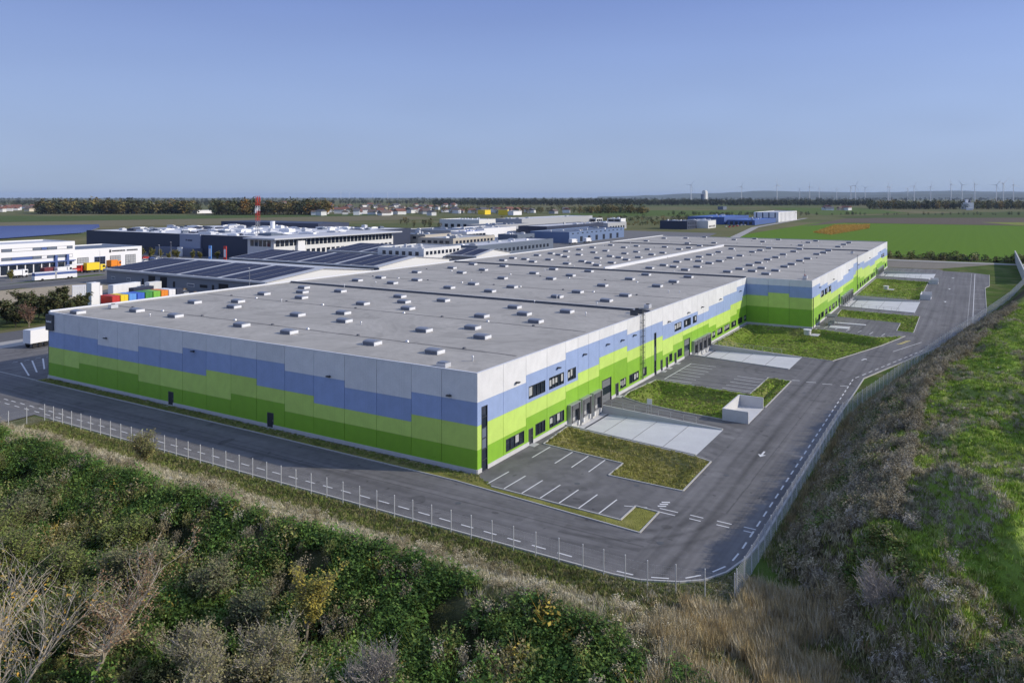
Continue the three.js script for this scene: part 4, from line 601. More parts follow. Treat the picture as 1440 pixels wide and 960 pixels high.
tree('bare_tree', 'pale many-stemmed bare tree with a few orange leaves at the hollow', null, -50.5, -3.2, { ...base, seed: 72, h: 10, stems: 4, rad: 0.16, levels: 4, sparse: 0.38, open: 0.75, shrink: 0.64, trunk: 0.55, bark: PALEBARK, leaves: 1500, cols: [[0.45, 0.26, 0.04], [0.36, 0.28, 0.08], [0.25, 0.22, 0.10]], size: 0.09, minR: 0.016 });
const shrubSpots = [[-42.5, -21, 5.5, 0], [-40.5, -13.5, 5.2, 0], [-37.5, -9, 5, 1], [-36.5, -28, 4.6, 1], [-42, 4.5, 4.6, 2], [-39.5, 9.5, 4.8, 2], [-44, 8, 5, 2], [-33.5, -17, 3.6, 0], [-35, -2, 4.2, 1], [-47, -14, 6, 0], [-38, -36, 5, 0], [-45, -28, 5.5, 1], [-36, 3.5, 3.4, 1], [-41.5, 13.5, 4, 2], [-32.5, -33, 3, 1], [-33, -45, 4, 0], [-52, -16, 7, 1], [-43.5, -6, 6, 0], [-50, -22, 7, 0], [-40.5, -26, 5.4, 0]];
const shrubLabels = ['olive-green leafy shrub tree crowding the foot of the embankment', 'loose grey-green shrub tree on the embankment slope', 'wide olive-brown twiggy shrub with fine thin leaves'];
shrubSpots.forEach(([x, z, h, k], i) => tree('shrub_tree', shrubLabels[k], 'shrub trees below the embankment', x, z, { ...base, seed: 80 + i, h, stems: 4, trunk: 0.5, rad: 0.07, leaves: k === 2 ? 6500 : 8500, cols: k === 0 ? [[0.15, 0.19, 0.045], [0.19, 0.21, 0.06], [0.11, 0.14, 0.04]] : k === 1 ? [[0.15, 0.165, 0.07], [0.20, 0.19, 0.10], [0.11, 0.13, 0.05]] : [[0.24, 0.22, 0.10], [0.20, 0.19, 0.08], [0.28, 0.25, 0.13]], size: k === 2 ? 0.075 : 0.10, puff: 0.6, bark: k === 2 ? PALEBARK : BARK }));
tree('yellow_sapling', 'slender yellow-leaved willow standing at the edge of the brambles', null, -35.2, 8.2, { ...base, seed: 95, h: 6, levels: 3, open: 0.45, leaves: 4200, cols: [[0.42, 0.34, 0.06], [0.34, 0.29, 0.06], [0.28, 0.26, 0.07]], size: 0.09, puff: 0.4 });
tree('yellow_sapling', 'small yellow-leaved sapling beside the bend of the chain-link fence', null, -20.5, -71, { ...base, seed: 96, h: 3.2, levels: 2, leaves: 500, cols: [[0.42, 0.32, 0.06], [0.34, 0.29, 0.08]], size: 0.09, puff: 0.3, rad: 0.05 });
tree('bare_shrub', 'grey leafless twiggy shrub in the middle of the brambles', null, -37.2, 16.5, { ...base, seed: 97, h: 4.4, stems: 6, levels: 3, trunk: 0.5, rad: 0.05, leaves: 900, cols: GREY, size: 0.06, bark: [0.30, 0.27, 0.24] });
tree('roadside_bush', 'yellow-green bush standing alone on the dry embankment strip', null, -20.8, -34.2, { ...base, seed: 98, h: 4.2, stems: 4, levels: 3, trunk: 0.55, open: 0.5, rad: 0.05, leaves: 5200, cols: [[0.22, 0.22, 0.07], [0.17, 0.19, 0.06], [0.28, 0.25, 0.09]], size: 0.09, puff: 0.35 });
tree('bare_shrub', 'thin grey leafless shrub on the lower bank of the berm', null, -14, 44.5, { ...base, seed: 99, h: 4, stems: 5, levels: 3, trunk: 0.5, rad: 0.04, leaves: 0, bark: [0.34, 0.31, 0.28] });
// pines and young trees behind the far end of the short facade
const pineO = { ...base, levels: 2, kids: 4, open: 1.0, shrink: 0.5, trunk: 0.85, rad: 0.16, bark: DARKBARK, leaves: 3200, size: 0.30, puff: 0.75, cols: [[0.07, 0.09, 0.03], [0.09, 0.10, 0.04], [0.12, 0.105, 0.05]] };
[[20, -160], [25, -157.5], [30, -160.5], [34, -157], [37, -163], [27, -166], [42, -171], [46, -176], [40, -181], [48, -168], [18, -170], [33, -172], [14, -161], [12, -168], [22, -164], [31, -165], [38, -158], [44, -163], [36, -168], [8, -164]].forEach(([x, z], i) => tree('pine_tree', 'bushy dark pine on the verge behind the parked white trailer', 'pines behind the white trailer', x, z, { ...pineO, seed: 120 + i, h: 3.8 + (i % 4) * 0.7 }, -0.1));
tree('red_tree', 'small reddish bare-twigged tree among the dark pines', null, 27, -155, { ...base, seed: 140, h: 6, leaves: 1500, cols: [[0.26, 0.13, 0.09], [0.22, 0.15, 0.10]], size: 0.14, bark: BARK }, -0.1);

// ---------------------------------------------------------------- the industrial estate behind
const sheetMat = (c) => matte({ color: RGB(...c), map: soilNoise });
const sheet = (name, poly, y, m) => struct(name, flat(poly, y), m);
const yardMat = matte({ color: RGB(0.20, 0.20, 0.20), map: fineNoise }), estateRoad = matte({ color: RGB(0.15, 0.15, 0.155), map: fineNoise }), paveMat = matte({ color: RGB(0.42, 0.41, 0.39), map: fineNoise });
sheet('estate_yard', [[50, -168], [56, -97], [330, -97], [620, -150], [640, -350], [420, -440], [150, -460], [84, -310], [60, -262], [78, -232]], -0.05, yardMat);
sheet('verge', [[-20, -152], [60, -160], [60, -186], [-20, -215]], -0.04, sheetMat([0.12, 0.15, 0.05]));
sheet('service_road', [[-60, -131], [40, -131], [60, -136], [60, -141], [40, -139], [-60, -139]], -0.02, paveMat);
sheet('service_road', [[-60, -139], [40, -139], [60, -141], [60, -150], [30, -152], [-60, -149]], -0.015, estateRoad);
sheet('gravel_lot', [[10, -206], [52, -190], [60, -199], [93, -222], [93, -240], [60, -243], [0, -236]], -0.03, sheetMat([0.46, 0.39, 0.28]));
sheet('estate_street', [[-40, -247], [62, -244.5], [108, -251.5], [330, -251.5], [330, -262], [113, -262], [67, -255], [-40, -258]], -0.02, estateRoad);
sheet('grass_verge', [[70, -262.6], [113, -265], [113, -270], [92, -268.5]], -0.02, sheetMat([0.10, 0.15, 0.04]));
sheet('meadow', [[-60, -300], [80, -310], [150, -460], [205, -600], [-100, -600]], -0.06, sheetMat([0.17, 0.18, 0.08]));

function winRow(b, face, s0, s1, y0, y1, n, gap, name = 'window', mt = M.darkGlass) {       // windows on the -X ('w') or +Z ('s') face of a building
  const d = b.userData.dim, st = (s1 - s0) / n;
  for (let k = 0; k < n; k++) {
    const a = s0 + k * st + gap / 2, e = s0 + (k + 1) * st - gap / 2;
    const fr = face === 'w' ? bx(d.x0 - 0.06, d.x0, y0, y1, a, e) : bx(a, e, y0, y1, d.z1, d.z1 + 0.06);
    const f = part(name, fr, M.frame, b), i = 0.12; part('pane', face === 'w' ? bx(d.x0 - 0.09, d.x0 - 0.06, y0 + i, y1 - i, a + i, e - i) : bx(a + i, e - i, y0 + i, y1 - i, d.z1 + 0.06, d.z1 + 0.09), mt, f);
  }
}
function building(name, label, x0, x1, z0, z1, h, wall, roof, parapet = 0.5) {
  const b = thing(name, label, 'building'); b.userData.dim = { x0, x1, z0, z1 };
  part('wall', merge([bx(x0, x0 + 0.3, -0.1, h, z0, z1), bx(x1 - 0.3, x1, -0.1, h, z0, z1), bx(x0 + 0.3, x1 - 0.3, -0.1, h, z1 - 0.3, z1), bx(x0 + 0.3, x1 - 0.3, -0.1, h, z0, z0 + 0.3)]), wall, b);
  part('roof', bx(x0 + 0.3, x1 - 0.3, h - parapet - 0.2, h - parapet, z0 + 0.3, z1 - 0.3), roof, b); return b;
}
const done = (b) => { delete b.userData.dim; return b; };
function roofUnits(b, n, seed, x0, x1, z0, z1, y, mats, smin = 0.8, smax = 4) { const r = rng(seed); for (let k = 0; k < n; k++) { const w = lerp(smin, smax, r() ** 2), d = lerp(smin, smax * 1.6, r() ** 2), h = 0.5 + 1.6 * r() * r(), x = lerp(x0, x1, r()), z = lerp(z0, z1, r()); part('rooftop_unit', merge([bx(x, x + w, y, y + h, z, z + d), bx(x + w * 0.2, x + w * 0.8, y + h, y + h + 0.25, z + d * 0.2, z + d * 0.8)]), mats[Math.floor(r() * mats.length)], b); } }
// white dealership: office and workshop hall
{ const b = building('office_building', 'white three-storey office with grey and blue window bands beside the bus', 84, 117, -322, -296, 13.2, M.pureWhite, M.lightRoof); b.userData.dim = { x0: 84, x1: 117, z0: -322, z1: -296 };
  const bands = [[86.5, 90.5, M.slate], [90.5, 99, M.pureWhite], [99, 102.5, M.slate], [102.5, 105, M.midBlue], [105, 109, M.slate], [109, 113.5, M.pureWhite], [113.5, 116, M.slate]];
  for (const [y0, sh] of [[9.9, 0], [6.2, 2]]) bands.forEach(([a, e], i) => winRow(b, 's', a, e, y0, y0 + 1.35, 1, 0.05, 'window', bands[(i + sh) % 7][2]));
  winRow(b, 's', 86, 116, 0.3, 4.2, 9, 0.5, 'shop_window', M.darkGlass); part('canopy', bx(85, 117, 4.5, 4.9, -296, -295), M.midBlue, b);
  for (const x of [108, 113]) part('blue_pillar', bx(x, x + 1, 0, 7.5, -295.9, -295.1), M.midBlue, b); winRow(b, 'w', -320, -298, 4, 11.5, 3, 1.5, 'window', M.midBlue); done(b); }
{ const b = building('workshop_hall', 'white workshop hall with four glazed gates and dark lettering', 117.05, 150, -330, -297, 9.2, M.pureWhite, M.slate); b.userData.dim = { x0: 117.05, x1: 150, z0: -330, z1: -297 };
  for (const x of [118.6, 126.5, 134, 141.6]) { const blue = x === 126.5, g = part('workshop_gate', bx(x, x + 5.2, 0, 5.4, -297, -296.9), blue ? M.midBlue : M.frame, b); for (let i = 0; i < 4; i++) for (let j = 0; j < 4; j++) part('pane', bx(x + 0.15 + i * 1.25, x + 1.3 + i * 1.25, 0.9 + j * 1.1, 1.9 + j * 1.1, -296.9, -296.86), blue ? M.darkGlass : M.greyWall, g); }
  part('sign_emblem', bx(133.6, 134.5, 6.9, 8.3, -296.99, -296.9), M.frame, b);
  const r = rng(8); for (let k = 0, x = 135; x < 147.4; k++) { const w = 0.45 + 0.3 * r(); if (k !== 9) part('sign_letter', bx(x, x + w, 7.25, 7.95, -296.99, -296.9), M.frame, b); x += w + 0.14; } done(b); }
// navy factory
{ const b = building('factory_hall', 'dark navy factory hall with a white cluttered roof', 200, 332, -432, -276, 12, M.navy, std(RGB(0.62, 0.63, 0.65), 0.8), 0.25); b.userData.dim = { x0: 200, x1: 332, z0: -440, z1: -276 };
  roofUnits(b, 150, 61, 204, 322, -434, -282, 11.75, [M.pureWhite, M.pureWhite, M.alu, M.navy, M.slate, M.lightRoof], 1.2, 8);
  winRow(b, 'w', -430, -360, 0.8, 3.6, 24, 0.9); const p = part('grey_facade_panel', bx(199.2, 200, 3.4, 12.2, -337, -319), std(RGB(0.30, 0.33, 0.42), 0.6), b); part('sign_emblem', bx(199.1, 199.2, 8.2, 9.2, -331.5, -330.7), M.navy, p); for (let k = 0; k < 5; k++) part('sign_letter', bx(199.1, 199.2, 8.2, 9, -329.8 + k * 0.85, -329.2 + k * 0.85), M.navy, p);
  part('porch', bx(194, 200, 0, 4.4, -352, -318), std(RGB(0.14, 0.16, 0.22), 0.6), b); part('entrance_box', bx(193.4, 194, 0, 5, -331, -327), M.pureWhite, b);
  part('roof_block', bx(300, 330, 11.8, 15, -430, -330), M.navy, b); part('roof_tank', cyl(1.6, 1.6, 5, 280, 11.8, -352, 14), M.pureWhite, b); done(b); }
{ const b = building('office_wing', 'long white office wing under a wide overhanging flat roof', 196, 290, -275.9, -256, 11.2, M.paleWall, M.lightRoof); b.userData.dim = { x0: 196, x1: 290, z0: -275.9, z1: -256 };
  part('overhanging_roof', bx(193, 294, 11.25, 11.9, -276, -252), M.lightRoof, b); winRow(b, 's', 197, 289, 7.4, 10.6, 30, 0.5); winRow(b, 's', 199, 289, 2.4, 5.2, 24, 1.2); winRow(b, 'w', -274, -258, 7.4, 10.6, 5, 0.6); part('stair_tower', bx(211, 216, 0, 10, -256, -254.5), M.pureWhite, b); done(b); }
// sheds with photovoltaic roofs: ridge along Z
function pvShed(label, x0, xr, x1, z0, z1, he, hr, cols, wallM, gates) {
  const b = thing('solar_shed', label, 'shed');
  const s = new THREE.Shape([[x0, 0], [x1, 0], [x1, he], [xr, hr], [x0, he]].map(([a, c]) => new THREE.Vector2(a, c))), g = new THREE.ExtrudeGeometry(s, { depth: z1 - z0, bevelEnabled: false }); g.translate(0, -0.05, z0);
  part('wall', g, wallM, b); part('gable_wall', (() => { const q = new THREE.ExtrudeGeometry(s, { depth: 0.15, bevelEnabled: false }); q.translate(0, -0.05, z1); return q; })(), M.paleWall, b);
  const slope = (xa, ya, xb, yb) => { const L = Math.hypot(xb - xa, yb - ya), a = Math.atan2(yb - ya, xb - xa), q = new THREE.BoxGeometry(L, 0.16, z1 - z0 + 1.4); q.rotateZ(a); q.translate((xa + xb) / 2, (ya + yb) / 2 + 0.09, (z0 + z1) / 2); return q; };
  const k = (hr - he) / (xr - x0), k2 = (hr - he) / (x1 - xr); part('roof', slope(x0 - 1, he - k, xr, hr), M.metalRoof, b); part('roof', slope(xr, hr, x1 + 1, he - k2), M.metalRoof, b);
  part('eave_fascia', bx(x0 - 1.15, x0 - 0.95, he - k - 0.35, he - k + 0.25, z0 - 0.7, z1 + 0.7), M.metalRoof, b);
  const w = (z1 - z0 - 1) / cols; for (let i = 0; i < cols; i++) { const gap = i % 3 === 2 ? 2.6 : 0.8, q = new THREE.BoxGeometry(xr - x0 - 1, 0.09, w - gap); q.rotateZ(Math.atan2(hr - he, xr - x0)); const m = part('solar_array', q, M.pv, b, (x0 + xr) / 2 - 0.3, (he + hr) / 2 + 0.22, z0 + 0.5 + w * i + (w - gap) / 2); void m; }
  gates.forEach(([a, e, y1, dark], i) => { const d = part(y1 > 2.6 ? 'shed_gate' : 'shed_window', bx(x0 - 0.08, x0, y1 > 2.6 ? 0 : 1.4, y1, a, e), dark ? M.frame : M.alu, b); part('panel_fill', bx(x0 - 0.11, x0 - 0.08, y1 > 2.6 ? 0.2 : 1.55, y1 - 0.2, a + 0.2, e - 0.2), dark ? M.black : M.slate, d); });
  return b;
}
const g1 = [[-234, -231.5, 2.5, 0], [-224, -221.5, 2.5, 0], [-214.5, -213.3, 2.7, 1], [-210.5, -206.5, 4, 1], [-203.5, -199.5, 4, 1], [-196, -194.8, 2.7, 1], [-188, -184, 2.5, 0], [-181, -177, 2.5, 1], [-174.5, -173.3, 2.7, 1], [-171, -166, 3.4, 1], [-160, -156, 2.5, 0]];
pvShed('low grey shed with a solar roof beside the coloured containers', 96.5, 121.5, 147, -237, -147, 5.2, 7.6, 12, std(RGB(0.22, 0.24, 0.27), 0.7), g1);
pvShed('solar-roofed shed with a dark wall between two other solar sheds', 155, 178, 202, -237, -150, 5.5, 7.9, 12, std(RGB(0.12, 0.14, 0.18), 0.7), g1.map(([a, e, y, d]) => [a, e, y, d]));
pvShed('solar-roofed shed standing in front of the long white office wing', 213, 237, 261, -234, -182, 5.5, 8, 7, std(RGB(0.20, 0.21, 0.23), 0.7), []);
pvShed('small white-gabled shed just behind the warehouse roof edge', 224, 239, 254, -166, -150, 5.2, 7.4, 2, std(RGB(0.30, 0.31, 0.33), 0.7), []);
{ const b = building('small_office', 'pale two-storey office block close behind the warehouse roof edge', 207, 237, -196, -168, 9, M.paleWall, M.greyWall); b.userData.dim = { x0: 207, x1: 237, z0: -196, z1: -168 }; winRow(b, 's', 208, 236, 5.9, 7.6, 9, 1.1); winRow(b, 's', 208, 236, 2.2, 4, 9, 1.1); winRow(b, 'w', -194, -170, 5.6, 7.4, 6, 2); roofUnits(b, 6, 62, 210, 232, -192, -172, 8.5, [M.alu, M.greyWall], 0.8, 2); part('roof_rail', merge([bx(212, 232, 9.6, 9.68, -169, -168.9), ...Array.from({ length: 9 }, (_, k) => bx(212 + k * 2.5, 212.1 + k * 2.5, 8.5, 9.65, -169, -168.9))]), M.steel, b); done(b); }
const beige = std(RGB(0.46, 0.42, 0.35), 0.8);
const plain = [['beige_block', 'beige-grey two-storey block behind the low dark blue block', 292, 338, -238, -212, 8.6, beige, M.greyWall, [['s', 294, 336, 5.4, 7, 11, 1.4], ['s', 294, 336, 1.8, 3.6, 11, 1.4], ['w', -236, -214, 5.4, 7, 5, 1.6]]],
  ['beige_block', 'narrow beige hall before the grey hall with dark doors', 338, 368, -306, -268, 7.4, beige, M.slate, [['s', 340, 366, 1, 4, 4, 3], ['w', -304, -270, 4.4, 6, 7, 2]]],
  ['grey_store', 'flat grey store between the white hall and the logistics hall', 486, 548, -336, -306, 8.5, M.greyWall, M.slate, [['s', 490, 544, 0.4, 4, 7, 3]]],
  ['grey_store', 'low grey store in front of the glazed offices', 628, 676, -292, -262, 7, M.greyWall, M.lightRoof, [['s', 632, 672, 0.4, 3.6, 6, 3]]],
  ['grey_store', 'small slate store beside the white annex', 768, 812, -232, -206, 7, M.slate, M.slate, [['s', 772, 808, 1, 3, 6, 2]]],
  ['grey_hall', 'grey hall with dark tall doors beside the blue-topped office', 380, 420, -322, -277, 8.6, M.greyWall, M.slate, [['w', -318, -280, 0.3, 5, 4, 5]]],
  ['blue_office', 'white office with a bright blue upper band', 379, 406, -276.5, -262, 8, M.pureWhite, M.brightBlue, [['s', 381, 404, 4.8, 6.2, 5, 0.6], ['s', 381, 404, 1, 3, 5, 0.8]]],
  ['white_hall', 'white hall with three dark doors next to the blue-topped office', 414, 462, -300, -270, 9, M.pureWhite, M.greyWall, [['s', 420, 458, 0.2, 3.6, 3, 9]]],
  ['low_blue_block', 'low dark blue block with a row of windows behind the small gabled shed', 264, 350, -196, -176, 7, M.slate, M.lightRoof, [['s', 272, 345, 2.2, 4.2, 16, 2], ['w', -194, -178, 3, 5, 3, 2]]],
  ['low_blue_block', 'small dark block with a white end beside the blue hall', 380, 404, -236, -220, 7, M.slate, M.greyWall, [['s', 384, 402, 1.5, 4.6, 3, 2]]],
  ['blue_hall', 'long slate-blue hall behind the middle of the warehouse roof', 412, 512, -228, -196, 8, std(RGB(0.13, 0.19, 0.32), 0.6), M.slate, [['s', 425, 505, 0.3, 4.2, 6, 9], ['s', 414, 510, 6.3, 7, 12, 5]]],
  ['dark_hall', 'dark hall with a pale metal roof behind the slate-blue hall', 452, 560, -262, -236, 10, M.navy, M.lightRoof, [['s', 460, 550, 3, 6, 10, 2]]],
  ['logistics_hall', 'large plain grey logistics hall with a dark end wall', 560, 720, -352, -322, 12, M.greyWall, M.lightRoof, [['s', 580, 700, 0.4, 3.6, 14, 4]]],
  ['far_white_hall', 'pale-roofed hall at the edge of the far meadow', 600, 640, -450, -398, 9, M.paleWall, M.pureWhite, [['w', -445, -404, 0.4, 4, 5, 4]]],
  ['glass_office', 'dark glazed office cube framed in white', 713, 730, -336, -314, 9, M.pureWhite, M.lightRoof, [['w', -335, -315, 5, 8, 3, 0.5], ['w', -335, -315, 1, 4, 3, 0.5], ['s', 714, 729, 5, 8, 3, 0.6]]],
  ['glass_office', 'smaller glazed white office next to the glazed cube', 732, 746, -309, -292, 8.6, M.pureWhite, M.lightRoof, [['w', -308, -293, 4.8, 7.6, 2, 0.5], ['w', -308, -293, 0.8, 3.8, 2, 0.5]]],
  ['navy_hall', 'navy hall with a white side near the edge of the fields', 684, 716, -228, -199, 8.6, M.navy, M.slate, [['s', 686, 714, 1, 3, 4, 3], ['s', 686, 714, 5, 7, 4, 3]]],
  ['white_annex', 'white annex beside the navy hall', 720, 748, -206, -188, 8, M.paleWall, M.lightRoof, [['s', 722, 746, 1, 3, 5, 2]]],
  ['blue_depot', 'long low depot under a bright blue roof', 842, 960, -250, -205, 9, M.midBlue, std(RGB(0.05, 0.13, 0.42), 0.5), [['s', 850, 985, 0.5, 5, 12, 4]]],
  ['blue_depot', 'blue-roofed lower wing in front of the long depot', 838, 950, -200, -168, 6, M.midBlue, std(RGB(0.07, 0.16, 0.46), 0.5), [['w', -198, -170, 0.5, 4, 5, 2]]]];
for (const [n, l, x0, x1, z0, z1, h, w, rf, rows] of plain) { const b = building(n, l, x0, x1, z0, z1, h, w, rf); b.userData.dim = { x0, x1, z0, z1 }; for (const q of rows) winRow(b, ...q); roofUnits(b, 7, x0, x0 + 3, x1 - 6, z0 + 3, z1 - 6, h - 0.5, [M.alu, M.pureWhite, M.greyWall], 1, 3.5); done(b); }
{ const b = building('ribbed_store', 'tall white store with dark vertical grooves by the field track', 966, 1088, -200, -168, 13, M.pureWhite, M.lightRoof); for (let k = 0; k < 13; k++) part('groove', bx(975 + k * 8.6, 976.6 + k * 8.6, 0, 12.4, -168, -167.9), M.navy, b); part('sign_mark', bx(1078, 1085, 10, 11.4, -168, -167.88), M.slate, b); for (let k = 0; k < 4; k++) part('groove', bx(965.9, 966, 0, 12.4, -197 + k * 8, -195.6 + k * 8), M.navy, b); done(b); }
for (const bb of scene.children) if (bb.userData.dim) delete bb.userData.dim;

// red and white lattice mast
{ const m = thing('radio_mast', 'tall lattice mast with a red and white top', 'mast', null, 216.4, 0, -292.0), W = 0.8;
  for (let k = 0; k < 12; k++) { const y0 = k * 2.8, y1 = y0 + 2.8, g = []; for (const [x, z] of [[-W, -W], [W, -W], [W, W], [-W, W]]) g.push(bar([x, y0, z], [x, y1, z], 0.12, 4)); for (const [a, c] of [[[-W, -W], [W, -W]], [[W, -W], [W, W]], [[W, W], [-W, W]], [[-W, W], [-W, -W]]]) { g.push(bar([a[0], y0, a[1]], [c[0], y1, c[1]], 0.1, 4), bar([a[0], y1, a[1]], [c[0], y1, c[1]], 0.05, 4)); } part('lattice_section', merge(g), k >= 10 || k === 7 || k === 8 ? M.red : k === 9 ? M.pureWhite : M.steel, m); }
  for (let k = 0; k < 5; k++) part('antenna', cyl(0.28, 0.28, 2.6, Math.cos(k * 1.26) * 1.3, k < 3 ? 30.4 : 24, Math.sin(k * 1.26) * 1.3, 8), k < 3 ? M.red : M.pureWhite, m); }

// vehicles, containers and yard things
function lorry(name, label, cat, group, x, z, turn, L, H, bodyM, cab) {
  const t = thing(name, label, cat, group, x, 0.02, z, turn); part('body', bx(-L / 2, L / 2, 1.1, H, -1.25, 1.25), bodyM, t); part('chassis', bx(-L / 2 + 0.2, L / 2 - 0.1, 0.75, 1.1, -0.9, 0.9), M.frame, t);
  const wheel = new THREE.CylinderGeometry(0.5, 0.5, 0.3, 12); wheel.rotateX(Math.PI / 2); for (const q of cab ? [-L / 2 + 1.4, L / 2 - 1, L / 2 + 2] : [-L / 2 + 1, -L / 2 + 2.3, -L / 2 + 3.6]) for (const s of [-1.05, 1.05]) part('wheel', wheel, M.tyre, t, q, 0.5, s);
  if (cab) { const c = part('cab', bx(L / 2 + 0.3, L / 2 + 2.6, 0.7, 3.2, -1.2, 1.2), cab, t); part('windscreen', bx(L / 2 + 2.6, L / 2 + 2.65, 1.9, 2.9, -1.05, 1.05), M.darkGlass, c); for (const s of [-1.22, 1.2]) part('side_window', bx(L / 2 + 1.3, L / 2 + 2.4, 1.9, 2.8, s, s + 0.02), M.darkGlass, c); }
  else part('landing_leg', bx(L / 2 - 3, L / 2 - 2.8, 0, 1, -0.8, 0.8), M.steel, t);
  return t;
}
{ const t = lorry('semi_trailer', 'long white box trailer parked beside the far end of the warehouse', 'trailer', null, 20, -127, 0.12, 16, 4, M.pureWhite, null); for (const [x, y] of [[-1, 3.1], [-0.3, 3.1], [4, 3.3]]) part('vent_plate', bx(x, x + 0.45, y, y + 0.4, 1.25, 1.28), M.frame, t); part('cooling_unit', bx(3.6, 4.2, 4, 4.7, -0.4, 0.4), M.steel, t); }
lorry('yellow_lorry', 'yellow box lorry parked before the white workshop hall', 'lorry', null, 116, -281, 0.05, 6, 4.2, M.yellow, M.yellow);
lorry('orange_lorry', 'orange lorry at the workshop gate beside the grey shed', 'lorry', null, 131, -290.5, 0.4, 4.5, 3.9, M.orange, M.orange);
lorry('red_tractor_unit', 'small red lorry next to the yellow box lorry', 'lorry', null, 109.5, -282, 0.3, 3, 2.2, M.red, M.red);
lorry('dark_red_lorry', 'dark red lorry before the white office', 'lorry', null, 98, -283, 0.2, 4, 3.4, std(RGB(0.16, 0.03, 0.04), 0.5), std(RGB(0.16, 0.03, 0.04), 0.5));
for (const [x, z, l] of [[103, -282, 'white van body parked beside the dark red lorry'], [112.5, -290, 'white lorry under the blue pillars of the office'], [86, -284, 'white lorry with a blue load at the street corner']]) lorry('white_lorry', l, 'lorry', 'white lorries at the dealership', x, z, 0.2, 4.5, 3.2, M.pureWhite, M.pureWhite);
{ const t = thing('coach', 'long white and blue coach parked along the fenced street', 'bus', null, 91, 0, -263.5, -0.06); part('body', bx(-8, 8, 0.5, 2.1, -1.25, 1.25), M.pureWhite, t); part('window_band', bx(-7.9, 7.9, 2.1, 3.1, -1.26, 1.26), M.midBlue, t); part('roof', bx(-8, 8, 3.1, 3.4, -1.25, 1.25), M.pureWhite, t); const w = new THREE.CylinderGeometry(0.5, 0.5, 0.3, 12); w.rotateX(Math.PI / 2); for (const q of [-5.2, 4.6, 5.8]) for (const s of [-1.15, 1.15]) part('wheel', w, M.tyre, t, q, 0.5, s); part('joint', bx(-0.5, 0.2, 0.6, 3.42, -1.27, 1.27), M.greyWall, t); }
const carBody = (() => { const s = new THREE.Shape([[-2.1, 0.3], [2.1, 0.3], [2.15, 0.75], [1.3, 0.92], [-2.1, 0.95]].map((q) => new THREE.Vector2(...q))), g = new THREE.ExtrudeGeometry(s, { depth: 1.6, bevelEnabled: true, bevelSize: 0.06, bevelThickness: 0.06, bevelSegments: 1 }); g.translate(0, 0, -0.8); return g; })();
const carCabin = (() => { const s = new THREE.Shape([[-1.9, 0.95], [1.2, 0.92], [0.5, 1.42], [-1.5, 1.45]].map((q) => new THREE.Vector2(...q))), g = new THREE.ExtrudeGeometry(s, { depth: 1.4, bevelEnabled: false }); g.translate(0, 0, -0.7); return g; })();
const carRoof = bx(-1.4, 0.45, 1.44, 1.5, -0.66, 0.66), carWheel = (() => { const w = new THREE.CylinderGeometry(0.32, 0.32, 0.2, 10); w.rotateX(Math.PI / 2); return w; })();
function car(x, z, turn, m, colour, where, group) { const c = thing('parked_car', `${colour} car parked ${where}`, 'car', group, x, 0, z, turn); part('body', carBody, m, c); part('windows', carCabin, M.darkGlass, c); part('roof', carRoof, m, c); for (const q of [-1.35, 1.3]) for (const s of [-0.8, 0.8]) part('wheel', carWheel, M.tyre, c, q, 0.32, s); return c; }
const carCols = [[M.pureWhite, 'white'], [M.alu, 'silver'], [M.black, 'black'], [M.midBlue, 'dark blue'], [M.red, 'red'], [M.greyWall, 'grey']];
const rc = rng(77);
for (const [z0, x0, n] of [[-300, 165, 15], [-284, 162, 15], [-268, 160, 14]]) for (let k = 0; k < n; k++) { if (rc() < 0.15) continue; const q = carCols[Math.floor(rc() * rc() * 6)]; car(x0 + (k % 2) * 0.4 + (z0 === -300 ? 8 : 0), z0 - 60 + k * 5.6 + 20, rc() * 0.1, q[0], q[1], 'on the car park before the navy factory', 'cars on the factory car park'); }
for (let k = 0; k < 12; k++) { const q = carCols[Math.floor(rc() * 6)]; car(330 + k * 6.5, -243 + (k % 3) * 5, 1.57 + rc() * 0.1, q[0], q[1], 'beside the slate-blue hall', 'cars beside the slate-blue hall'); }
for (let k = 0; k < 10; k++) { const q = carCols[Math.floor(rc() * 6)]; car(758 + k * 8.2, -176 - (k % 2) * 6, rc() * 0.2, q[0], q[1], 'in front of the blue depot', 'cars in front of the blue depot'); }
for (const [x, z, q, w] of [[84, -193, 0, 'behind the white containers'], [88, -178, 5, 'at the gate of the grey solar shed'], [90, -205, 1, 'against the wall of the grey solar shed'], [53, -186, 2, 'beside the white silo boxes']]) car(x, z, 1.3, carCols[q][0], carCols[q][1], w, null);
[[186, -352], [187, -344], [185, -334], [188, -326], [184, -318], [187, -309], [185, -300], [176, -330], [175, -312], [190, -292], [60, -270], [68, -272], [80, -274]].forEach(([x, z], i) => tree('young_street_tree', i < 10 ? 'small yellow-green tree on the car park before the navy factory' : 'small green tree before the white office', i < 10 ? 'young trees on the factory car park' : 'young trees before the office', x, z, { ...base, seed: 160 + i, h: 4.5, levels: 2, leaves: 700, size: 0.3, puff: 0.6, cols: [[0.20, 0.20, 0.05], [0.26, 0.21, 0.06], [0.12, 0.15, 0.04]] }, 0));
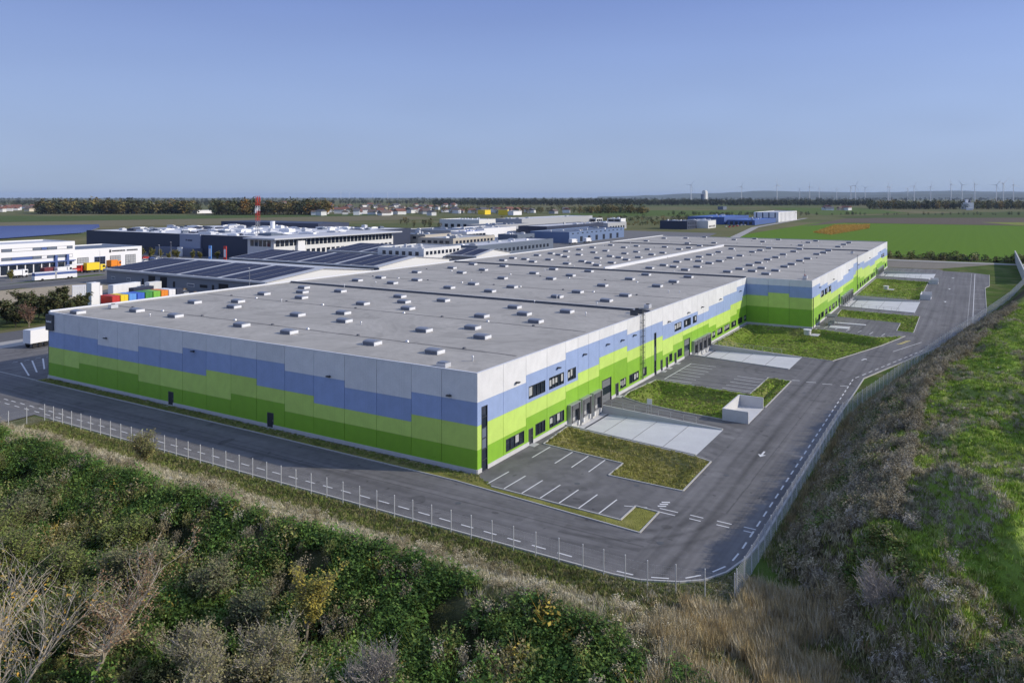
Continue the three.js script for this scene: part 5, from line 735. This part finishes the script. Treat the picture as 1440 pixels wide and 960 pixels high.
[[340, -232, 0.1, 'white'], [352, -226, 0.1, 'white'], [366, -232, 0.2, 'blue'], [398, -246, 1.4, 'white'], [405, -190, 0.05, 'white'], [424, -188, 0.05, 'white']].forEach(([x, z, a, c], i) => lorry('delivery_lorry', `${c} delivery lorry ${['beside the low dark blue block', 'behind the low dark blue block', 'between the small dark block and the low blue one', 'behind the small dark block with a white end', 'before the slate-blue hall, nearest its end wall', 'before the doors of the slate-blue hall'][i]}`, 'lorry', null, x, z, a, 7, 3.6, c === 'white' ? M.pureWhite : M.brightBlue, M.pureWhite));
function container(x, z, turn, m, label, L = 6, H = 2.6, group = null) {
  const c = thing('shipping_container', label, 'container', group, x, 0, z, turn), rib = []; for (let k = 0; k < Math.round(L / 0.5); k++) { rib.push(bx(-L / 2 + 0.1 + k * 0.5, -L / 2 + 0.35 + k * 0.5, 0.15, H - 0.1, 1.2, 1.26), bx(-L / 2 + 0.1 + k * 0.5, -L / 2 + 0.35 + k * 0.5, 0.15, H - 0.1, -1.26, -1.2)); }
  part('shell', merge([bx(-L / 2, L / 2, 0.02, H, -1.2, 1.2), ...rib]), m, c); for (const s of [-1, 1]) part('door_leaf', bx(-L / 2 - 0.05, -L / 2, 0.15, H - 0.1, s < 0 ? -1.12 : 0.04, s < 0 ? -0.04 : 1.12), m, c); return c;
}
const pallet = merge(Array.from({ length: 5 }, (_, k) => bx(-0.6, 0.6, k * 0.3, k * 0.3 + 0.24, -0.4 - (k % 2) * 0.05, 0.4)));
[[90, -214], [91, -211], [90.5, -187], [92, -183], [88, -172], [90, -169], [86, -168], [150, -215], [151, -205], [150, -180]].forEach(([x, z], i) => { const t = thing('pallet_stack', i < 7 ? 'stack of brown wooden pallets against the grey solar shed' : 'stack of brown wooden pallets between two solar sheds', 'pallets', i < 7 ? 'pallet stacks at the grey shed' : 'pallet stacks between the sheds', x, 0, z, i); part('pallets', pallet, std(RGB(0.30, 0.21, 0.12), 0.9), t); });
const rowC = [[M.red, 'red'], [M.yellow, 'yellow'], [M.skyBlue, 'light blue'], [M.brightBlue, 'deep blue'], [M.contGreen, 'dark green'], [M.leafGreen, 'bright green'], [M.orange, 'orange'], [M.pureWhite, 'white'], [M.navy, 'navy']];
rowC.forEach(([m, n], i) => container(62 + i * 2.75, -177.6, Math.PI / 2, m, `${n} shipping container in the colourful row behind the warehouse`, 6, 2.7));
container(67.5, -204.5, -0.5, M.pureWhite, 'lone white pair of boxes on the gravel lot', 4, 3.6);
container(80, -199, 0.15, M.pureWhite, 'long white container behind the colourful row', 11, 3.4); container(82, -192.5, 0.1, M.navy, 'dark navy flat container before the long white one', 8, 2.4); container(88, -195, 0.1, M.paleWall, 'pale container at the end of the long white one', 5, 3.4);
for (const [x, z, h, l] of [[57.5, -179, 7, 'tall white silo box beside the red container'], [60, -182, 5.6, 'shorter white silo box behind the taller one']]) { const s = thing('silo_box', l, 'silo', null, x, 0, z); part('tank', bx(-1.3, 1.3, 0.3, h, -1.3, 1.3), M.pureWhite, s); part('frame', merge([-1.35, 1.25].flatMap((a) => [-1.35, 1.25].map((c) => bx(a, a + 0.1, 0, h + 0.1, c, c + 0.1)))), M.alu, s); }
for (const [x, z, m, n] of [[181.0, -286.4, M.skyBlue, 'blue and white'], [182.1, -276.1, M.red, 'red']]) { const f = thing('banner_pylon', `tall ${n} advertising pylon on the factory car park`, 'sign', null, x, 0, z); part('panel', bx(-0.2, 0.2, 0.8, 8, -1, 1), m, f); part('stripe', bx(-0.23, -0.2, 2.4, 6.4, -0.8, 0.8), M.pureWhite, f); part('base', bx(-0.4, 0.4, 0, 0.8, -1.1, 1.1), M.concrete, f); }
[[112, -268, 'between the coach and the yellow lorry'], [150, -283, 'at the corner of the workshop hall'], [168, -300, 'on the factory car park by the grey facade panel'], [188, -252, 'beside the red pylon'], [60, -262, 'on the street before the office'], [92, -150, 'between the warehouse and the grey solar shed'], [370, -258, 'by the blue-topped office']].forEach(([x, z, l]) => lampPost(x, z, 10, `slim grey lamp post ${l}`, null));

// ---------------------------------------------------------------- fields, woods, villages, turbines, hills
const fields = [[[[392, 30], [430, -130], [574, -122], [980, -120], [975, 400], [380, 420]], [0.13, 0.23, 0.03]], [[[641, -55], [677, -76], [877, -86], [925, -54], [808, -43]], [0.36, 0.26, 0.07]], [[[835, -114], [1203, -117], [1600, 160], [1700, 700], [985, 500], [985, -90]], [0.16, 0.135, 0.105]], [[[1230, -120], [1340, -150], [2000, 120], [2100, 800], [1640, 500]], [0.10, 0.13, 0.05]], [[[1000, 95], [1100, 60], [1300, 500], [1030, 480]], [0.24, 0.27, 0.07]], [[[320, -800], [860, -640], [1000, -840], [430, -1040]], [0.21, 0.19, 0.115]], [[[430, -1045], [1000, -845], [1060, -960], [900, -1060], [560, -1420]], [0.10, 0.14, 0.05]], [[[-100, -760], [320, -805], [425, -1030], [520, -1400], [-300, -1900]], [0.13, 0.15, 0.065]], [[[1100, -600], [1700, -700], [1900, -300], [1250, -300]], [0.11, 0.16, 0.045]], [[[1400, -180], [2400, -500], [2500, -250], [1700, -60]], [0.12, 0.17, 0.05]], [[[2500, -1200], [4200, -1500], [4300, -500], [2700, -400]], [0.14, 0.17, 0.07]]];
fields.forEach(([p, c], i) => sheet('field', p, i === 1 ? 0.06 : 0.02 + 0.012 * i, sheetMat(c)));
sheet('field_track', [[374, 8], [380, 420], [372, 420], [366, 8]], 0.02, paveMat); sheet('field_track', [[470, -106], [770, -155], [1180, -174], [1180, -168], [772, -148], [476, -99]], 0.2, paveMat);
sheet('gravel_strip', [[325, -8], [362, -8], [366, 60], [325, 36]], -0.02, sheetMat([0.26, 0.24, 0.20]));
for (let k = 0; k < 12; k++) { const t = thing('solar_row', 'long row of dark blue ground-mounted solar panels in the far solar park', 'solar panels', 'rows of the solar park', 0, 0, 0); const a = [lerp(225, 317, k / 11), lerp(-594, -790, k / 11)], b = [lerp(322, 400, k / 11), lerp(-640, -746, k / 11)]; const L = Math.hypot(b[0] - a[0], b[1] - a[1]) * 1.15, g = new THREE.BoxGeometry(L, 0.1, 9); g.rotateX(0.35); const m = part('panel_table', g, std(RGB(0.05, 0.075, 0.20), 0.25), t, (a[0] + b[0]) / 2 - 15, 2.4, (a[1] + b[1]) / 2); m.rotation.y = Math.atan2(-(b[1] - a[1]), b[0] - a[0]); const s = part('stand', merge([bx(-L / 2, L / 2, -2.4, -0.5, -0.1, 0.1)]), M.steel, m); void s; }
function clumpTree(seed, n) { const r = rng(seed), s = new Soup(); s.tube([0, 0, 0], [0, 5, 0], 0.35, 0.2, [0.25, 0.2, 0.16], 4); for (let i = 0; i < n; i++) { const a = r() * 6.283, e = Math.acos(1 - 2 * r()), q = 0.5 + 0.5 * r(), R0 = 4.6 * q * (1 + 0.25 * Math.sin(3 * a + seed)); s.leaf(Math.cos(a) * Math.sin(e) * R0, 6.6 + Math.cos(e) * 5.2 * q, Math.sin(a) * Math.sin(e) * R0, 1.1 * (0.6 + 0.7 * r()), r, shadeOf([1, 1, 1], r, 0.35)); } return s.geo(); }
const AUT = [[0.12, 0.125, 0.045], [0.19, 0.155, 0.05], [0.08, 0.095, 0.035], [0.10, 0.11, 0.05], [0.22, 0.16, 0.045]], WOOD = [[0.055, 0.07, 0.035], [0.07, 0.08, 0.04], [0.085, 0.085, 0.05], [0.05, 0.06, 0.035]];
function wood(seed, t0, t1, d0, d1, n, hs, pal, label) { scatter('distant_wood', clumpTree(seed, 90), n, seed, (r) => { const p = far(lerp(t0, t1, r()), lerp(d0, d1, r())); return [p[0], -0.2, p[1]]; }, hs, vary(pal, 0.3), label); }
const T = (px) => (px - 720) / 1074;
wood(201, T(52), T(200), 1480, 1600, 210, [1.4, 2.5], AUT, 'autumn wood beyond the meadow on the left'); wood(202, T(200), T(278), 1500, 1600, 120, [1.3, 2.3], AUT, 'autumn wood continuing towards the gap'); wood(203, T(298), T(460), 1400, 1520, 200, [1.3, 2.4], [...AUT, [0.28, 0.15, 0.03]], 'autumn wood behind the red and white mast');
wood(204, T(-60), T(470), 2600, 5200, 700, [0.9, 1.5], WOOD, 'dark trees among the far town'); wood(205, T(440), T(640), 1500, 2600, 170, [0.6, 1.1], AUT, 'garden trees among the village houses'); wood(206, T(610), T(1010), 2900, 3600, 700, [1.5, 2.4], WOOD, 'dark wood along the middle of the horizon'); wood(207, T(640), T(830), 1500, 1900, 110, [0.6, 1.2], AUT, 'trees beside the yellow houses'); wood(208, T(815), T(910), 1500, 1650, 90, [0.9, 1.7], AUT, 'grove at the edge of the bright meadow'); wood(209, T(1000), T(1230), 2900, 3300, 480, [1.4, 2.3], WOOD, 'dark wood below the wind turbines'); wood(210, T(1222), T(1520), 2050, 2350, 440, [1.2, 2.3], [...AUT, ...WOOD], 'mixed wood around the far white church'); wood(211, T(-60), T(1500), 6000, 9000, 900, [1.5, 2.6], WOOD, 'farthest woods on the horizon'); wood(217, T(770), T(1010), 1020, 1120, 60, [0.35, 0.8], [...AUT, ...WOOD], 'dark tree clumps before the bright meadow'); wood(218, T(560), T(830), 820, 1000, 60, [0.35, 0.75], [...AUT, ...WOOD], 'trees between the grey halls'); wood(219, T(0), T(620), 3600, 4200, 420, [1, 1.7], WOOD, 'dark tree line behind the town');
wood(212, T(1000), T(1440), 1380, 1420, 60, [0.35, 0.6], WOOD, 'low hedge between the fields'); wood(213, T(940), T(1130), 1350, 1450, 46, [0.4, 0.7], WOOD, 'hedge beside the blue depot fields'); wood(214, T(850), T(1000), 880, 960, 40, [0.3, 0.55], AUT, 'low scrub beside the glazed offices');
scatter('hedge', clumpTree(215, 80), 330, 215, (r) => { const z = 10 + 150 * r(); return [382 + 14 * r(), -1.0, z]; }, [0.16, 0.42], vary([...OLIVE, ...WOOD], 0.3), 'scrubby hedge along the field track');
scatter('orange_crop', tuftGeo(216, 16, 1.2, 0.7, 0.07, 0.4), 2600, 216, (r) => { const x = 642 + 282 * r(), z = -88 + 46 * r(); return inside(fields[1][0], x, z) ? [x, 0.05, z] : null; }, [0.8, 1.5], vary([[0.55, 0.34, 0.06], [0.48, 0.31, 0.08], [0.56, 0.42, 0.12]], 0.3), 'orange crop standing in a patch of the green field');
const roofReds = [std(RGB(0.22, 0.10, 0.07), 0.8), std(RGB(0.16, 0.12, 0.10), 0.8), std(RGB(0.12, 0.12, 0.13), 0.8)], wallCols = [M.pureWhite, M.paleWall, std(RGB(0.62, 0.55, 0.42), 0.8), M.greyWall];
const houseRoof = (() => { const s = new THREE.Shape([[-0.58, 0], [0.58, 0], [0, 0.42]].map((q) => new THREE.Vector2(...q))), g = new THREE.ExtrudeGeometry(s, { depth: 1.1, bevelEnabled: false }); g.translate(0, 0, -0.55); return g; })(), unitBox = box4(1, 1, 1);
function village(seed, t0, t1, d0, d1, n, where, group, big = 1) { const r = rng(seed); for (let k = 0; k < n; k++) { const p = far(lerp(t0, t1, r()), lerp(d0, d1, r())), h = thing('village_house', `small pale gabled house ${where}`, 'house', group, p[0], -0.1, p[1], r() * 3), w = (8 + 7 * r()) * big, d = (9 + 8 * r()) * big, hh = (3.5 + 3 * r()) * (big > 1 ? 1.3 : 1); const b = part('wall', unitBox, wallCols[Math.floor(r() * r() * 4)], h); b.scale.set(w, hh, d); const f = part('roof', houseRoof, roofReds[Math.floor(r() * 3)], h, 0, hh, 0); f.scale.set(w, w * 0.7, d); } }
village(301, T(-40), T(58), 1650, 2400, 26, 'in the town beyond the left meadow', 'houses of the left town', 1.3); village(302, T(440), T(612), 1350, 1800, 48, 'in the village behind the central meadow', 'houses of the central village', 1.2); village(303, T(440), T(640), 1900, 2900, 36, 'in the rear of the central village', 'houses of the rear central village', 1.2); village(304, T(625), T(820), 1500, 1750, 24, 'in the hamlet beside the grove', 'houses of the hamlet', 1.1); village(305, T(180), T(440), 2400, 3600, 30, 'in the town behind the autumn wood', 'houses behind the autumn wood', 1.5); village(306, T(1158), T(1200), 1900, 2000, 4, 'standing alone among the green fields', 'farmstead houses', 1.5);
const simple = (n, l, c, t, d, w, h, dp, m, roofM) => { const p = far(T(t), d), b = thing(n, l, c, null, p[0], 0, p[1], 0); part('wall', box4(w, h, dp), m, b); part('roof', bx(-w / 2 - 0.4, w / 2 + 0.4, h, h + 0.6, -dp / 2 - 0.4, dp / 2 + 0.4), roofM, b); return b; };
simple('yellow_store', 'flat yellow commercial building in the hamlet', 'building', 681, 1450, 20, 8, 16, M.yellow, M.yellow); simple('yellow_store', 'narrow yellow building joined to a white shop', 'building', 708, 1400, 4, 10, 20, M.yellow, M.paleWall); simple('white_shop', 'flat white shop beside the narrow yellow building', 'building', 722, 1405, 30, 7, 18, M.pureWhite, M.lightRoof); simple('long_white_shed', 'long white shed in the gap of the autumn wood', 'building', 286, 1560, 42, 6, 14, M.pureWhite, M.lightRoof); simple('low_white_hall', 'low white hall at the foot of the far mixed wood', 'building', 1364, 1960, 36, 5, 14, M.pureWhite, M.pureWhite); simple('field_barn', 'dark low barn alone on the green field', 'building', 1016, 2000, 34, 8, 14, M.slate, M.slate);
{ const p = far(T(991.5), 5200), s = thing('grain_tower', 'pale tall grain tower rising above the dark wood', 'tower', null, p[0], 0, p[1], -0.3); part('shaft', box4(26, 72, 30), M.paleWall, s); part('side_block', bx(-30, -13, 0, 52, -12, 12), M.slate, s); part('head', bx(-10, 8, 72, 79, -10, 10), M.paleWall, s); }
{ const p = far(T(1362), 2080), s = thing('white_church', 'white church with a tower among the far trees', 'church', null, p[0], 0, p[1], 0.5); part('nave', bx(-14, 12, 0, 18, -8, 8), M.pureWhite, s); part('tower', bx(4, 10, 0, 27, -3, 3), M.pureWhite, s); const sp = new THREE.ConeGeometry(5, 9, 4); sp.translate(-8, 23, 0); part('dark_roof', sp, M.navy, s); part('annex', bx(12, 24, 0, 15, -6, 6), M.pureWhite, s); }
const bladeGeo = (() => { const s = new THREE.Shape([[0, 0], [1.6, 6], [0.9, 20], [0.2, 39], [-0.2, 39], [-0.6, 20], [-0.9, 5]].map((q) => new THREE.Vector2(...q))), g = new THREE.ExtrudeGeometry(s, { depth: 0.5, bevelEnabled: false }); g.translate(0, 0, 4); return g; })(), towerGeo = cyl(2.6, 1.5, 105, 0, 0, 0, 10), nacGeo = bx(-2, 2, 104, 108.5, -6, 4), turbMat = std(RGB(0.72, 0.73, 0.74), 0.5);
const rt = rng(500);
[[972, 260, 0], [1043, 262, 0], [1093, 260, 0], [1125, 266, 0], [1139, 262, 0], [1152.5, 265, 0], [1177, 266, 0], [1197, 262.5, 0], [1203.5, 261, 0], [1217, 264, 0], [1249.5, 262, 0], [1252, 263.5, 0], [1277, 265, 0], [1286, 261.7, 0], [1309.5, 262.5, 0], [1338, 259, 0], [1353.5, 260, 0], [1371.5, 259, 0], [1402, 260, 0], [1411.5, 257.7, 0], [1426, 260, 0], [479, 270, 1], [491, 271, 1], [524, 271.5, 1], [545, 270, 1], [560, 271, 1]].forEach(([px, hub, lft]) => {
  const d = 1074 * 73.5 / (277 - hub), p = far(T(px), d), w = thing('wind_turbine', lft ? 'faint wind turbine on the horizon above the central village' : 'white wind turbine on the horizon before the blue hills', 'wind turbine', lft ? 'turbines above the central village' : 'turbines before the hills', p[0], 0, p[1], -1.03 + (rt() - 0.5) * 0.5);
  part('tower', towerGeo, turbMat, w); part('nacelle', nacGeo, turbMat, w); const a0 = rt() * 2; for (let k = 0; k < 3; k++) { const b = part('blade', bladeGeo, turbMat, w, 0, 106.3, 0); b.rotation.z = a0 + k * 2.0944; }
});
function hills(seed, t0, t1, d, n, hf, depth, m) { const pos = [], idx = []; for (let i = 0; i <= n; i++) { const t = lerp(t0, t1, i / n), h = hf(t); for (const [dd, y] of [[0, -20], [depth * 0.4, h * 0.75], [depth * 0.7, h], [depth, h * 0.6]]) { const p = far(t, d + dd); pos.push(p[0], y, p[1]); } if (i) for (let k = 0; k < 3; k++) { const a = (i - 1) * 4 + k, b = i * 4 + k; idx.push(a, b, a + 1, b, b + 1, a + 1); } } const g = new THREE.BufferGeometry(); g.setAttribute('position', new THREE.Float32BufferAttribute(pos, 3)); g.setIndex(idx); g.computeVertexNormals(); struct('hills', g, m); }
hills(1, T(840), T(1700), 14000, 160, (t) => 33 + 14000 / 1074 * (9.5 * smooth(T(840), T(1080), t) + 2.2 * n2(t * 14, 3.1) + 1 * n2(t * 50, 1.2)) , 4200, std(RGB(0.09, 0.11, 0.07), 1));
hills(2, T(1000), T(1700), 11000, 120, (t) => 33 + 11000 / 1074 * (4.5 * smooth(T(1000), T(1300), t) + 2.0 * n2(t * 18, 7.1)) , 2400, std(RGB(0.075, 0.09, 0.06), 1));
scene.fog = new THREE.FogExp2(0x9fb2cf, 0.000028);
renderer.render(scene, camera);
